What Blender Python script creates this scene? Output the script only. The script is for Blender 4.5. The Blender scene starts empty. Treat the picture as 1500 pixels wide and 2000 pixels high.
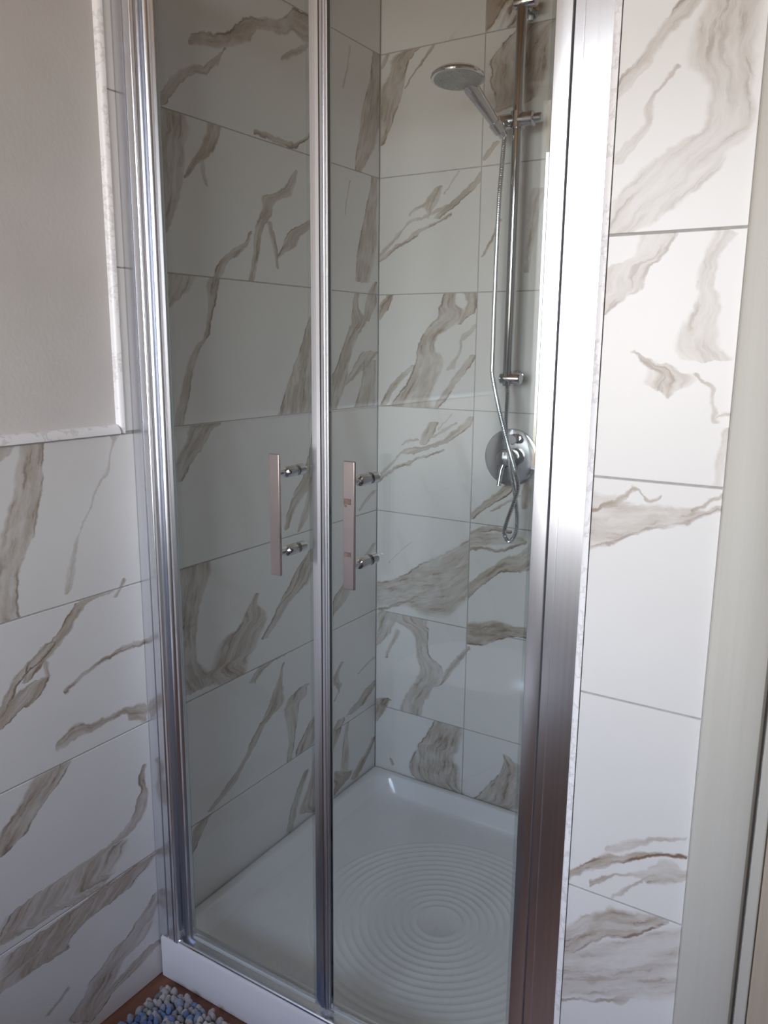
import bpy, bmesh, math, random
from mathutils import Vector, Matrix

# ---------------------------------------------------------------- camera
S = bpy.context.scene
COL = S.collection
T = 1.2                      # height of the tile course that carries the wainscot trim; floor is z = 0
cam_data = bpy.data.cameras.new('camera')
cam = bpy.data.objects.new('camera', cam_data)
COL.objects.link(cam)
S.camera = cam
cam_data.sensor_fit = 'VERTICAL'
cam_data.sensor_height = 24.0
cam_data.lens = 24.0 * 1582.1 / 2000.0
cam_data.clip_start = 0.02
R_ = Vector((0.84733059, 0.53098122, 0.00947752))
U_ = Vector((-0.1146941, 0.1655435, 0.97951039))
F_ = Vector((-0.51853268, 0.83105613, -0.20117048))
m = Matrix((R_, U_, -F_)).transposed().to_4x4()
m.translation = Vector((1.22939, -1.93178, 0.16443 + T))
cam.matrix_world = m

# ---------------------------------------------------------------- world, light, exposure
ROOM_Y = -2.55               # wall with the window
WIN = (0.04, 1.04, 0.87, 2.24)   # x0, x1, z0, z1 of the window opening
w = bpy.data.worlds.new('World'); S.world = w; w.use_nodes = True
nt = w.node_tree; nt.nodes.clear()
o_ = nt.nodes.new('ShaderNodeOutputWorld'); bg = nt.nodes.new('ShaderNodeBackground')
tc = nt.nodes.new('ShaderNodeTexCoord'); sp = nt.nodes.new('ShaderNodeSeparateXYZ'); rp = nt.nodes.new('ShaderNodeValToRGB')
mr = nt.nodes.new('ShaderNodeMapRange'); mr.inputs['From Min'].default_value = -1; mr.inputs['From Max'].default_value = 1
nt.links.new(tc.outputs['Generated'], sp.inputs[0]); nt.links.new(sp.outputs['Z'], mr.inputs['Value'])
nt.links.new(mr.outputs[0], rp.inputs[0]); nt.links.new(rp.outputs[0], bg.inputs[0]); nt.links.new(bg.outputs[0], o_.inputs[0])
cr = rp.color_ramp
cr.elements[0].position = 0.0; cr.elements[0].color = (0.18, 0.135, 0.09, 1)
cr.elements[1].position = 1.0; cr.elements[1].color = (0.30, 0.44, 0.80, 1)
e = cr.elements.new(0.44); e.color = (0.26, 0.21, 0.16, 1)
e = cr.elements.new(0.485); e.color = (0.95, 0.94, 0.92, 1)
e = cr.elements.new(0.60); e.color = (0.84, 0.91, 1.0, 1)
e = cr.elements.new(0.72); e.color = (0.62, 0.74, 1.0, 1)
bg.inputs['Strength'].default_value = 13.5
portal = bpy.data.lights.new('window_portal', 'AREA'); portal.shape = 'RECTANGLE'
portal.size = WIN[1]-WIN[0]; portal.size_y = WIN[3]-WIN[2]; portal.energy = 1.0
portal.cycles.is_portal = True
po = bpy.data.objects.new('window_portal', portal); COL.objects.link(po)
po.location = ((WIN[0]+WIN[1])/2, ROOM_Y-0.14, (WIN[2]+WIN[3])/2); po.rotation_euler = (math.radians(90), 0, 0)
vs = S.view_settings
vs.view_transform = 'Standard'; vs.look = 'None'; vs.gamma = 1.0; vs.use_curve_mapping = False
vs.exposure = 0.0
S.display_settings.display_device = 'sRGB'

# ---------------------------------------------------------------- vein drawing of the marble-print tiles
# one entry per vein: wall, parameter axis, strength, dark edge side, [(parameter, centre, half width) in metres]
VEINS = [
 ('L','s',0.8,-1,[(-0.7857,0.6078,0.0128),(-0.7774,0.6097,0.0128),(-0.7608,0.6185,0.0141),(-0.7442,0.6342,0.0189),(-0.7275,0.6512,0.0163),(-0.7109,0.6664,0.0132),(-0.6943,0.6776,0.0105),(-0.6777,0.6879,0.0083),(-0.6611,0.6916,0.0079),(-0.6445,0.6953,0.0074),(-0.6278,0.7081,0.0087),(-0.6112,0.7215,0.0104),(-0.5946,0.7407,0.0034),(-0.5863,0.7504,0.0017)]),
 ('L','s',1,1,[(-0.6854,0.7342,0.0081),(-0.6698,0.7413,0.0107),(-0.6386,0.7515,0.0134),(-0.6074,0.7577,0.0134),(-0.5762,0.7687,0.0154),(-0.545,0.7902,0.0223),(-0.5138,0.8069,0.0247),(-0.4826,0.8255,0.0124),(-0.4514,0.8346,0.013),(-0.4202,0.8401,0.0151),(-0.389,0.8511,0.0194),(-0.3578,0.8707,0.0283),(-0.3266,0.8672,0.0332),(-0.2954,0.8697,0.0341),(-0.2642,0.8778,0.0316),(-0.2486,0.8819,0.0303)]),
 ('L','s',0.8,0,[(-0.4039,0.782,0.0053),(-0.3947,0.7869,0.0066),(-0.3764,0.7968,0.0092),(-0.3581,0.8071,0.0091),(-0.3399,0.8174,0.0083),(-0.3216,0.8276,0.0074),(-0.3033,0.838,0.0065),(-0.2941,0.8433,0.006)]),
 ('L','z',0.9,-1,[(0.6018,-0.1013,0.017),(0.6176,-0.093,0.0232),(0.6493,-0.0761,0.0359),(0.6809,-0.06,0.0448),(0.7125,-0.0506,0.0465),(0.7442,-0.0413,0.0471),(0.7758,-0.0342,0.0441),(0.8075,-0.0257,0.0375),(0.8391,-0.0196,0.0307),(0.8707,-0.0166,0.0272),(0.9024,-0.0136,0.0238),(0.9182,-0.0124,0.0223)]),
 ('L','z',0.5,0,[(0.7838,-0.1674,0.0033),(0.7935,-0.164,0.0035),(0.813,-0.157,0.004),(0.8325,-0.1501,0.0044),(0.852,-0.1455,0.0046),(0.8715,-0.1414,0.0044),(0.8812,-0.1393,0.0044)]),
 ('L','z',0.9,0,[(0.3752,-0.7673,0.007),(0.3844,-0.7645,0.0095),(0.4029,-0.7592,0.0148),(0.4213,-0.7543,0.0197),(0.4397,-0.75,0.0241),(0.4581,-0.7473,0.0281),(0.4766,-0.7452,0.0317),(0.495,-0.7443,0.0346),(0.5134,-0.7423,0.0356),(0.5319,-0.7411,0.0355),(0.5503,-0.7378,0.0375),(0.5687,-0.7331,0.0411),(0.5871,-0.7339,0.0392),(0.6056,-0.7394,0.0386),(0.6148,-0.7391,0.0254)]),
 ('L','z',1.2,0,[(0.4828,-0.711,0.0062),(0.4896,-0.7049,0.0073),(0.5033,-0.6934,0.0097),(0.5169,-0.681,0.0115),(0.5305,-0.6635,0.0173),(0.5442,-0.6512,0.0199),(0.5578,-0.6409,0.0217),(0.5715,-0.6338,0.0208),(0.5851,-0.6277,0.021),(0.5987,-0.6245,0.0236),(0.6124,-0.6217,0.0263),(0.6192,-0.6066,0.0138)]),
 ('L','z',0.8,0,[(0.4767,-0.65,0.006),(0.4814,-0.6519,0.0061),(0.4909,-0.6558,0.0063),(0.5003,-0.6583,0.0064),(0.5097,-0.6602,0.0068),(0.5191,-0.6622,0.0071),(0.5286,-0.6644,0.0076),(0.5333,-0.6657,0.0078)]),
 ('L','s',1,-1,[(-0.5023,0.6125,0.0055),(-0.4915,0.6125,0.0055),(-0.4701,0.6123,0.0062),(-0.4486,0.612,0.0069),(-0.4272,0.6106,0.0066),(-0.4057,0.609,0.006),(-0.3843,0.6098,0.0063),(-0.3628,0.6117,0.0063),(-0.3414,0.6233,0.0041),(-0.3199,0.6373,0.0043),(-0.2985,0.6506,0.0043),(-0.2877,0.6568,0.0042)]),
 ('L','z',1,0,[(0.3021,-0.5239,0.0107),(0.3112,-0.5204,0.0108),(0.3294,-0.5136,0.0107),(0.3476,-0.5076,0.0111),(0.3658,-0.5027,0.0123),(0.384,-0.4983,0.0133),(0.4022,-0.4949,0.0136),(0.4204,-0.4886,0.0157),(0.4386,-0.4745,0.0189),(0.4568,-0.4627,0.0186),(0.475,-0.462,0.024),(0.4932,-0.4234,0.032),(0.5114,-0.3893,0.023),(0.5296,-0.3739,0.0166),(0.5478,-0.3622,0.0089),(0.5569,-0.3574,0.0057)]),
 ('L','z',0.8,0,[(0.3369,-0.4302,0.0049),(0.3438,-0.4315,0.0058),(0.3575,-0.4341,0.0076),(0.3713,-0.4369,0.0091),(0.385,-0.4404,0.0098),(0.3988,-0.444,0.0106),(0.4125,-0.4489,0.0099),(0.4262,-0.4543,0.0088),(0.4331,-0.4571,0.0083)]),
 ('L','z',1,-1,[(0.296,-0.6308,0.0088),(0.302,-0.6272,0.01),(0.314,-0.6203,0.0121),(0.326,-0.6135,0.014),(0.338,-0.602,0.0157),(0.35,-0.5801,0.0209),(0.362,-0.561,0.0188),(0.374,-0.5407,0.0123),(0.386,-0.5276,0.0053),(0.398,-0.5224,0.0053),(0.404,-0.5199,0.0053)]),
 ('L','z',1,-1,[(0.3601,-0.4267,0.0056),(0.3663,-0.4183,0.0093),(0.3786,-0.401,0.0164),(0.3909,-0.3844,0.0251),(0.4032,-0.3776,0.0279),(0.4155,-0.366,0.027),(0.4278,-0.3488,0.0278),(0.4401,-0.325,0.0218),(0.4524,-0.3013,0.0157),(0.4647,-0.2778,0.01),(0.4708,-0.2661,0.0072)]),
 ('L','z',0.9,-1,[(0.33,-0.0798,0.0378),(0.343,-0.0766,0.0393),(0.369,-0.0704,0.0423),(0.395,-0.0641,0.0452),(0.421,-0.0563,0.0441),(0.447,-0.0493,0.0419),(0.473,-0.046,0.0361),(0.499,-0.0421,0.031),(0.525,-0.0363,0.0277),(0.551,-0.0305,0.022),(0.577,-0.0264,0.0176),(0.603,-0.0239,0.0173),(0.616,-0.0229,0.0175)]),
 ('L','z',0.5,0,[(0.4875,-0.1622,0.0026),(0.496,-0.1598,0.0027),(0.513,-0.1552,0.0028),(0.53,-0.1505,0.003),(0.547,-0.1461,0.0031),(0.564,-0.1418,0.0032),(0.5725,-0.1396,0.0033)]),
 ('L','z',0.9,0,[(0.2271,-0.7748,0.0023),(0.2321,-0.7707,0.0047),(0.2422,-0.7626,0.0111),(0.2523,-0.7546,0.0185),(0.2624,-0.747,0.0256),(0.2726,-0.7396,0.0324),(0.2827,-0.734,0.037),(0.2928,-0.7299,0.0401),(0.3029,-0.7262,0.0438),(0.3079,-0.7069,0.0282)]),
 ('L','z',1,1,[(0.0017,-0.7573,0.0179),(0.0123,-0.7529,0.0169),(0.0337,-0.7443,0.0149),(0.055,-0.7357,0.0148),(0.0763,-0.7281,0.0133),(0.0977,-0.7212,0.011),(0.119,-0.7144,0.0114),(0.1403,-0.7037,0.0098),(0.1617,-0.687,0.0074),(0.183,-0.6664,0.0061),(0.2043,-0.6604,0.0069),(0.2257,-0.654,0.0085),(0.247,-0.6472,0.0108),(0.2683,-0.6457,0.0162),(0.2897,-0.6409,0.0186),(0.3003,-0.6369,0.0186)]),
 ('L','z',1,-1,[(-0.0196,-0.3402,0.0773),(-0.0082,-0.3567,0.0919),(0.0147,-0.353,0.0846),(0.0375,-0.3493,0.0771),(0.0603,-0.3446,0.0686),(0.0832,-0.3396,0.0601),(0.106,-0.3343,0.0515),(0.1288,-0.3267,0.0437),(0.1517,-0.3192,0.0364),(0.1745,-0.3131,0.0308),(0.1973,-0.3067,0.0247),(0.2202,-0.2999,0.0179),(0.2316,-0.2966,0.0146)]),
 ('L','z',1,-1,[(-0.0029,-0.2234,0.0272),(0.0081,-0.2197,0.0302),(0.0303,-0.2116,0.0359),(0.0524,-0.2026,0.0418),(0.0745,-0.1909,0.0411),(0.0967,-0.1784,0.034),(0.1188,-0.1682,0.028),(0.1409,-0.1567,0.0263),(0.1631,-0.1449,0.0262),(0.1852,-0.1286,0.0298),(0.2073,-0.1112,0.0345),(0.2295,-0.0946,0.0383),(0.2516,-0.1052,0.0243),(0.2737,-0.1119,0.013),(0.2959,-0.1057,0.012),(0.3069,-0.1024,0.0111)]),
 ('L','z',0.8,-1,[(0.0658,-0.1545,0.012),(0.0715,-0.1456,0.0155),(0.083,-0.1276,0.0228),(0.0945,-0.1094,0.0304),(0.106,-0.092,0.0369),(0.1175,-0.0767,0.0404),(0.129,-0.0614,0.0438),(0.1405,-0.0458,0.0474),(0.1462,-0.0379,0.0492)]),
 ('L','z',0.8,-1,[(-0.0182,-0.0718,0.0628),(-0.0094,-0.069,0.06),(0.0081,-0.0637,0.0544),(0.0257,-0.0586,0.0488),(0.0432,-0.0535,0.0444),(0.0608,-0.049,0.0416),(0.0783,-0.0448,0.0388),(0.0959,-0.0428,0.0368),(0.1134,-0.0409,0.0348),(0.1222,-0.0402,0.0336)]),
 ('L','z',0.9,1,[(0.2286,-0.0643,0.016),(0.2351,-0.0607,0.0179),(0.2482,-0.0538,0.0217),(0.2613,-0.0474,0.0254),(0.2744,-0.0409,0.0292),(0.2876,-0.0363,0.0273),(0.3007,-0.0329,0.0239),(0.3138,-0.0267,0.0177),(0.3269,-0.0193,0.01),(0.3334,-0.0159,0.0063)]),
 ('L','z',0.9,1,[(-0.1111,-0.7613,0.0089),(-0.1052,-0.7582,0.0123),(-0.0934,-0.7526,0.0183),(-0.0815,-0.7474,0.0229),(-0.0697,-0.7378,0.0289),(-0.0579,-0.7269,0.0323),(-0.0461,-0.7162,0.0338),(-0.0343,-0.7062,0.0345),(-0.0225,-0.6993,0.0368),(-0.0106,-0.6895,0.0423),(0.0012,-0.6778,0.0511),(0.0071,-0.6872,0.0398)]),
 ('L','z',1,-1,[(-0.2775,-0.4111,0.0086),(-0.2671,-0.4063,0.0103),(-0.2462,-0.3962,0.0144),(-0.2252,-0.3817,0.0179),(-0.2043,-0.3624,0.026),(-0.1834,-0.3401,0.0364),(-0.1625,-0.322,0.0306),(-0.1416,-0.3138,0.0274),(-0.1207,-0.3081,0.0221),(-0.0997,-0.3027,0.0167),(-0.0788,-0.299,0.0135),(-0.0579,-0.2959,0.0109),(-0.0475,-0.2945,0.0095)]),
 ('L','z',0.8,0,[(-0.2906,-0.3605,0.0106),(-0.2832,-0.3553,0.0126),(-0.2685,-0.3449,0.0166),(-0.2537,-0.3366,0.0182),(-0.239,-0.3293,0.0173),(-0.2242,-0.322,0.0165),(-0.2095,-0.3148,0.0172),(-0.1947,-0.3083,0.0186),(-0.1874,-0.3051,0.0194)]),
 ('L','z',0.8,0,[(-0.2838,-0.0901,0.0088),(-0.2797,-0.0828,0.0102),(-0.2713,-0.0682,0.0129),(-0.263,-0.0538,0.0155),(-0.2547,-0.0395,0.0153),(-0.2463,-0.0245,0.0144),(-0.2422,-0.017,0.014)]),
 ('L','z',1,0,[(-0.5834,-0.7178,0.0576),(-0.5729,-0.7225,0.0522),(-0.5517,-0.7319,0.0414),(-0.5306,-0.7419,0.0305),(-0.5095,-0.7475,0.0238),(-0.4883,-0.7478,0.0224),(-0.4672,-0.7472,0.0219),(-0.4461,-0.7471,0.023),(-0.4249,-0.7459,0.0255),(-0.4038,-0.744,0.029),(-0.3827,-0.7391,0.0344),(-0.3615,-0.7332,0.0391),(-0.3404,-0.7275,0.0445),(-0.3193,-0.721,0.051),(-0.2981,-0.7213,0.0499),(-0.2876,-0.7457,0.025)]),
 ('L','z',1,0,[(-0.613,-0.6105,0.0165),(-0.606,-0.6132,0.0328),(-0.592,-0.6236,0.0604),(-0.578,-0.6405,0.0815),(-0.564,-0.6524,0.1076),(-0.55,-0.6124,0.0805),(-0.536,-0.603,0.0817),(-0.522,-0.5953,0.0841),(-0.508,-0.5864,0.0858),(-0.494,-0.5722,0.0815),(-0.48,-0.5491,0.0597),(-0.466,-0.5403,0.0443),(-0.452,-0.5428,0.0305),(-0.438,-0.5406,0.0172),(-0.424,-0.5335,0.012),(-0.417,-0.5303,0.0099)]),
 ('L','z',1,-1,[(-0.5334,-0.5008,0.0128),(-0.5258,-0.4915,0.0151),(-0.5107,-0.473,0.0187),(-0.4955,-0.4557,0.0209),(-0.4804,-0.4401,0.0245),(-0.4652,-0.4209,0.0305),(-0.4501,-0.3968,0.0401),(-0.4349,-0.3721,0.0502),(-0.4198,-0.3572,0.0505),(-0.4046,-0.3474,0.0453),(-0.3895,-0.3368,0.0375),(-0.3743,-0.3227,0.0303),(-0.3592,-0.3089,0.0236),(-0.3516,-0.3016,0.0198)]),
 ('L','z',0.9,-1,[(-0.5627,-0.2366,0.0116),(-0.5573,-0.2295,0.0156),(-0.5467,-0.2153,0.0235),(-0.536,-0.2008,0.0322),(-0.5253,-0.1852,0.0417),(-0.5147,-0.1758,0.0445),(-0.504,-0.1682,0.0454),(-0.4933,-0.1553,0.0414),(-0.4827,-0.1477,0.031),(-0.4773,-0.1544,0.0155)]),
 ('L','z',0.9,0,[(-0.4468,-0.0701,0.0108),(-0.4426,-0.0666,0.0118),(-0.4341,-0.0594,0.014),(-0.4257,-0.052,0.0165),(-0.4173,-0.041,0.0158),(-0.4089,-0.0297,0.0149),(-0.4004,-0.0185,0.0139),(-0.3962,-0.0128,0.0135)]),
 ('L','z',0.9,0,[(-0.6343,-0.542,0.0053),(-0.6316,-0.5439,0.0106),(-0.6261,-0.5444,0.0178),(-0.6207,-0.5381,0.0186),(-0.6152,-0.5317,0.0196),(-0.6098,-0.5246,0.0212),(-0.6043,-0.4995,0.0408),(-0.5989,-0.4621,0.0727),(-0.5934,-0.4593,0.0657),(-0.5907,-0.4612,0.0589)]),
 ('L','z',1,-1,[(-0.8904,-0.6999,0.0134),(-0.8809,-0.6853,0.018),(-0.8617,-0.6433,0.0239),(-0.8426,-0.6165,0.0163),(-0.8235,-0.5891,0.0133),(-0.8043,-0.5661,0.013),(-0.7852,-0.5501,0.0167),(-0.7661,-0.5325,0.0164),(-0.7469,-0.5019,0.0221),(-0.7278,-0.4696,0.0376),(-0.7087,-0.462,0.03),(-0.6895,-0.4569,0.0239),(-0.6704,-0.4505,0.0149),(-0.6513,-0.4417,0.0068),(-0.6321,-0.4355,0.0053),(-0.6226,-0.4324,0.0045)]),
 ('L','z',0.9,1,[(-0.9091,-0.4192,0.0106),(-0.9002,-0.4172,0.0109),(-0.8823,-0.4131,0.0116),(-0.8645,-0.4093,0.0126),(-0.8467,-0.4055,0.0135),(-0.8288,-0.4047,0.0173),(-0.811,-0.4038,0.0211),(-0.7932,-0.4031,0.0251),(-0.7753,-0.4029,0.0295),(-0.7575,-0.4026,0.0341),(-0.7397,-0.3843,0.0477),(-0.7218,-0.3744,0.0411),(-0.7129,-0.352,0.0238)]),
 ('L','z',1,-1,[(-0.8982,-0.3544,0.0329),(-0.8924,-0.3511,0.0401),(-0.8809,-0.3439,0.0445),(-0.8693,-0.3355,0.0418),(-0.8578,-0.3262,0.0383),(-0.8462,-0.319,0.032),(-0.8347,-0.3123,0.0253),(-0.8231,-0.3043,0.0173),(-0.8116,-0.2963,0.0093),(-0.8058,-0.2924,0.0054)]),
 ('L','z',0.9,0,[(-0.8067,-0.2124,0.0057),(-0.8003,-0.205,0.0057),(-0.7877,-0.1904,0.0055),(-0.775,-0.1902,0.0154),(-0.7623,-0.2009,0.0182),(-0.7497,-0.2101,0.0181),(-0.737,-0.2078,0.0174),(-0.7243,-0.1968,0.0114),(-0.7117,-0.1832,0.0093),(-0.7053,-0.1767,0.0086)]),
 ('L','z',0.7,0,[(-0.7697,-0.0933,0.0085),(-0.7673,-0.0876,0.0119),(-0.7627,-0.0722,0.0148),(-0.758,-0.056,0.0184),(-0.7533,-0.037,0.0249),(-0.7487,-0.0177,0.0197),(-0.7463,-0.0149,0.0099)]),
 ('L','z',0.9,0,[(-0.8792,-0.1225,0.0246),(-0.8753,-0.1036,0.0536),(-0.8677,-0.0924,0.0541),(-0.86,-0.0806,0.054),(-0.8523,-0.0575,0.0423),(-0.8447,-0.0465,0.0411),(-0.837,-0.0355,0.0399),(-0.8293,-0.0194,0.0335),(-0.8217,0.0023,0.0214),(-0.8178,0.0111,0.0131)]),
 ('L','z',0.9,0,[(-1.0955,-0.3133,0.0109),(-1.085,-0.3227,0.0218),(-1.064,-0.3404,0.0418),(-1.043,-0.3308,0.0347),(-1.022,-0.3207,0.0283),(-1.001,-0.3126,0.0237),(-0.98,-0.3052,0.0198),(-0.959,-0.3009,0.0188),(-0.938,-0.2967,0.0178),(-0.9275,-0.2999,0.0123)]),
 ('L','z',0.8,-1,[(-1.1022,-0.4128,0.0097),(-1.0933,-0.4165,0.0164),(-1.0757,-0.4099,0.0163),(-1.058,-0.4036,0.0164),(-1.0403,-0.3959,0.0179),(-1.0227,-0.3857,0.0182),(-1.005,-0.3752,0.0182),(-0.9873,-0.3629,0.0164),(-0.9697,-0.3502,0.0141),(-0.9608,-0.344,0.0127)]),
 ('L','z',1,1,[(-0.9657,-0.7685,0.0062),(-0.9614,-0.7665,0.0089),(-0.9528,-0.7613,0.0125),(-0.9442,-0.7562,0.016),(-0.9356,-0.7527,0.018),(-0.927,-0.7495,0.0197),(-0.9184,-0.7444,0.0224),(-0.9098,-0.7386,0.0257),(-0.9012,-0.7243,0.024),(-0.8926,-0.7031,0.0166),(-0.8883,-0.6995,0.0097)]),
 ('L','z',1,-1,[(-0.9646,-0.2303,0.0085),(-0.9582,-0.2272,0.0108),(-0.9455,-0.2211,0.0152),(-0.9328,-0.2149,0.0197),(-0.92,-0.2094,0.0246),(-0.9072,-0.2047,0.0293),(-0.8945,-0.1952,0.0291),(-0.8818,-0.1853,0.0241),(-0.8754,-0.1891,0.0121)]),
 ('L','z',0.8,0,[(-1.0523,-0.1542,0.0121),(-1.0416,-0.1653,0.0243),(-1.0202,-0.1631,0.0239),(-0.9989,-0.1601,0.0229),(-0.9775,-0.1594,0.0194),(-0.9561,-0.1582,0.0146),(-0.9348,-0.1557,0.011),(-0.9134,-0.1503,0.0101),(-0.9027,-0.1476,0.0096)]),
 ('L','z',1,1,[(-1.0966,-0.1066,0.0113),(-1.0902,-0.1093,0.0226),(-1.0775,-0.0982,0.0287),(-1.0647,-0.0812,0.0289),(-1.052,-0.0633,0.0282),(-1.0392,-0.0412,0.0192),(-1.0265,-0.0274,0.0146),(-1.0138,-0.0167,0.0133),(-1.0074,-0.0138,0.0102)]),
 ('L','z',1.1,0,[(-1.0944,-0.2124,0.0162),(-1.0887,-0.2027,0.0294),(-1.0774,-0.1777,0.051),(-1.0661,-0.1715,0.054),(-1.0549,-0.1821,0.0405),(-1.0436,-0.1927,0.027),(-1.0323,-0.2034,0.0135),(-1.0266,-0.2087,0.0067)]),
 ('L','z',0.75,1,[(-0.2991,-1.1557,0.0187),(-0.2881,-1.1609,0.0235),(-0.2663,-1.1602,0.0222),(-0.2444,-1.1588,0.0216),(-0.2225,-1.1553,0.0224),(-0.2007,-1.1485,0.0257),(-0.1788,-1.1401,0.0295),(-0.1569,-1.1313,0.0354),(-0.1351,-1.1237,0.035),(-0.1132,-1.1154,0.0326),(-0.0913,-1.1071,0.0308),(-0.0695,-1.1009,0.0299),(-0.0476,-1.0983,0.0273),(-0.0257,-1.0933,0.026),(-0.0039,-1.0903,0.0256),(0.0071,-1.0891,0.0259)]),
 ('L','z',0.7,0,[(-0.0316,-1.1597,0.0051),(-0.0281,-1.1574,0.0071),(-0.0213,-1.1525,0.0115),(-0.0144,-1.1472,0.0162),(-0.0075,-1.1445,0.0183),(-0.0006,-1.1424,0.0196),(0.0063,-1.1403,0.021),(0.0131,-1.1381,0.0225),(0.0166,-1.1404,0.0199)]),
 ('L','z',0.5,0,[(-0.279,-1.0419,0.007),(-0.269,-1.0387,0.0085),(-0.249,-1.0328,0.0102),(-0.229,-1.0277,0.0067),(-0.209,-1.0222,0.0052),(-0.189,-1.0144,0.0037),(-0.169,-1.0047,0.0023),(-0.149,-0.9918,0.0023),(-0.129,-0.9802,0.0025),(-0.109,-0.9704,0.0029),(-0.089,-0.9554,0.0048),(-0.069,-0.9368,0.0052),(-0.049,-0.9312,0.0027),(-0.029,-0.9252,0.0033),(-0.009,-0.9156,0.0094),(0.001,-0.9146,0.0157)]),
 ('L','z',1,-1,[(-0.4165,-1.1346,0.0079),(-0.412,-1.1303,0.0107),(-0.403,-1.1223,0.0156),(-0.394,-1.1143,0.02),(-0.385,-1.1051,0.0228),(-0.376,-1.0925,0.0233),(-0.367,-1.0779,0.0228),(-0.358,-1.063,0.0191),(-0.349,-1.052,0.0169),(-0.34,-1.044,0.0145),(-0.331,-1.0361,0.0148),(-0.322,-1.027,0.016),(-0.313,-1.0186,0.0166),(-0.304,-0.9982,0.0292),(-0.2995,-0.9748,0.0417)]),
 ('L','z',0.8,0,[(-0.3115,-0.9346,0.006),(-0.309,-0.9324,0.0061),(-0.304,-0.9281,0.0064),(-0.299,-0.9237,0.0067),(-0.294,-0.9195,0.007),(-0.289,-0.9153,0.0075),(-0.2865,-0.9145,0.0064)]),
 ('L','z',1,1,[(-0.462,-1.1915,0.007),(-0.457,-1.1884,0.0074),(-0.447,-1.1817,0.0087),(-0.437,-1.1751,0.0101),(-0.427,-1.1692,0.01),(-0.417,-1.1623,0.0096),(-0.407,-1.1519,0.0118),(-0.397,-1.138,0.0169),(-0.387,-1.1194,0.0185),(-0.377,-1.1046,0.0175),(-0.367,-1.0911,0.0172),(-0.362,-1.0894,0.0123)]),
 ('L','z',1,1,[(-0.4826,-1.1951,0.0088),(-0.4783,-1.1898,0.0121),(-0.4695,-1.1793,0.0184),(-0.4608,-1.1639,0.0295),(-0.4521,-1.1512,0.037),(-0.4434,-1.1413,0.0388),(-0.4346,-1.1316,0.0356),(-0.4259,-1.1173,0.0251),(-0.4172,-1.0962,0.0048),(-0.4085,-1.0965,0.0045),(-0.3997,-1.0968,0.0042),(-0.3954,-1.097,0.004)]),
 ('L','s',0.9,-1,[(-1.0624,-0.4615,0.0057),(-1.0528,-0.4574,0.0053),(-1.0337,-0.4493,0.005),(-1.0145,-0.4419,0.0049),(-0.9953,-0.4363,0.0052),(-0.9762,-0.432,0.0047),(-0.957,-0.4292,0.0031),(-0.9378,-0.4246,0.0056),(-0.9187,-0.422,0.007),(-0.8995,-0.4239,0.006),(-0.8803,-0.4266,0.0057),(-0.8612,-0.4263,0.0047),(-0.8516,-0.4254,0.0041)]),
 ('L','s',1,0,[(-1.0898,-0.5631,0.0089),(-1.0816,-0.5611,0.0108),(-1.0653,-0.5569,0.0144),(-1.0489,-0.5504,0.0157),(-1.0326,-0.5494,0.0151),(-1.0162,-0.5541,0.0116),(-0.9999,-0.5547,0.0105),(-0.9835,-0.5547,0.0087),(-0.9671,-0.5545,0.0068),(-0.9508,-0.5536,0.007),(-0.9344,-0.5528,0.0078),(-0.9181,-0.563,0.0157),(-0.9017,-0.5697,0.0198),(-0.8854,-0.5756,0.0233),(-0.8772,-0.5782,0.0251)]),
 ('L','z',1,1,[(-0.7125,-1.2063,0.0112),(-0.707,-1.2045,0.0225),(-0.696,-1.1928,0.0314),(-0.685,-1.1862,0.0349),(-0.674,-1.1789,0.0389),(-0.663,-1.1663,0.04),(-0.652,-1.1519,0.04),(-0.641,-1.1387,0.0417),(-0.63,-1.1257,0.0434),(-0.619,-1.1138,0.0448),(-0.608,-1.1038,0.0458),(-0.597,-1.0954,0.0469),(-0.586,-1.0791,0.0419),(-0.575,-1.042,0.0168),(-0.5695,-1.0409,0.0101)]),
 ('L','z',0.9,-1,[(-0.8986,-1.0389,0.0403),(-0.8911,-1.0471,0.0614),(-0.8763,-1.1123,0.1448),(-0.8614,-1.0974,0.1496),(-0.8465,-1.0844,0.1499),(-0.8317,-1.0726,0.1428),(-0.8168,-0.9505,0.031),(-0.8019,-0.9245,0.0261),(-0.7871,-0.9081,0.019),(-0.7722,-0.9017,0.0179),(-0.7573,-0.8961,0.0169),(-0.7425,-0.892,0.0086),(-0.7276,-0.8949,0.0074),(-0.7127,-0.8959,0.0079),(-0.6979,-0.8897,0.0063),(-0.6904,-0.8865,0.0054)]),
 ('L','z',1.1,1,[(-0.9798,-1.1111,0.016),(-0.9765,-1.13,0.0379),(-0.9701,-1.1698,0.0835),(-0.9636,-1.1664,0.086),(-0.9571,-1.16,0.0917),(-0.9507,-1.1517,0.0995),(-0.9442,-1.0911,0.1597),(-0.9377,-1.0844,0.1659),(-0.9313,-1.0752,0.1741),(-0.9248,-1.0637,0.183),(-0.9183,-1.0567,0.1874),(-0.9119,-1.0499,0.1917),(-0.9054,-0.9729,0.1247),(-0.8989,-0.9425,0.0878),(-0.8925,-0.8779,0.012),(-0.8892,-0.8774,0.006)]),
 ('L','z',0.8,-1,[(-1.1714,-1.0598,0.0075),(-1.1647,-1.0607,0.015),(-1.1514,-1.0624,0.03),(-1.1381,-1.0584,0.0506),(-1.1249,-1.0463,0.0584),(-1.1116,-1.0254,0.0508),(-1.0983,-1.0171,0.0497),(-1.085,-0.9832,0.0737),(-1.0717,-0.9595,0.07),(-1.0584,-0.9441,0.0613),(-1.0451,-0.9149,0.0368),(-1.0319,-0.9038,0.0332),(-1.0186,-0.8872,0.0252),(-1.0053,-0.8728,0.0196),(-0.9986,-0.8723,0.01)]),
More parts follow.
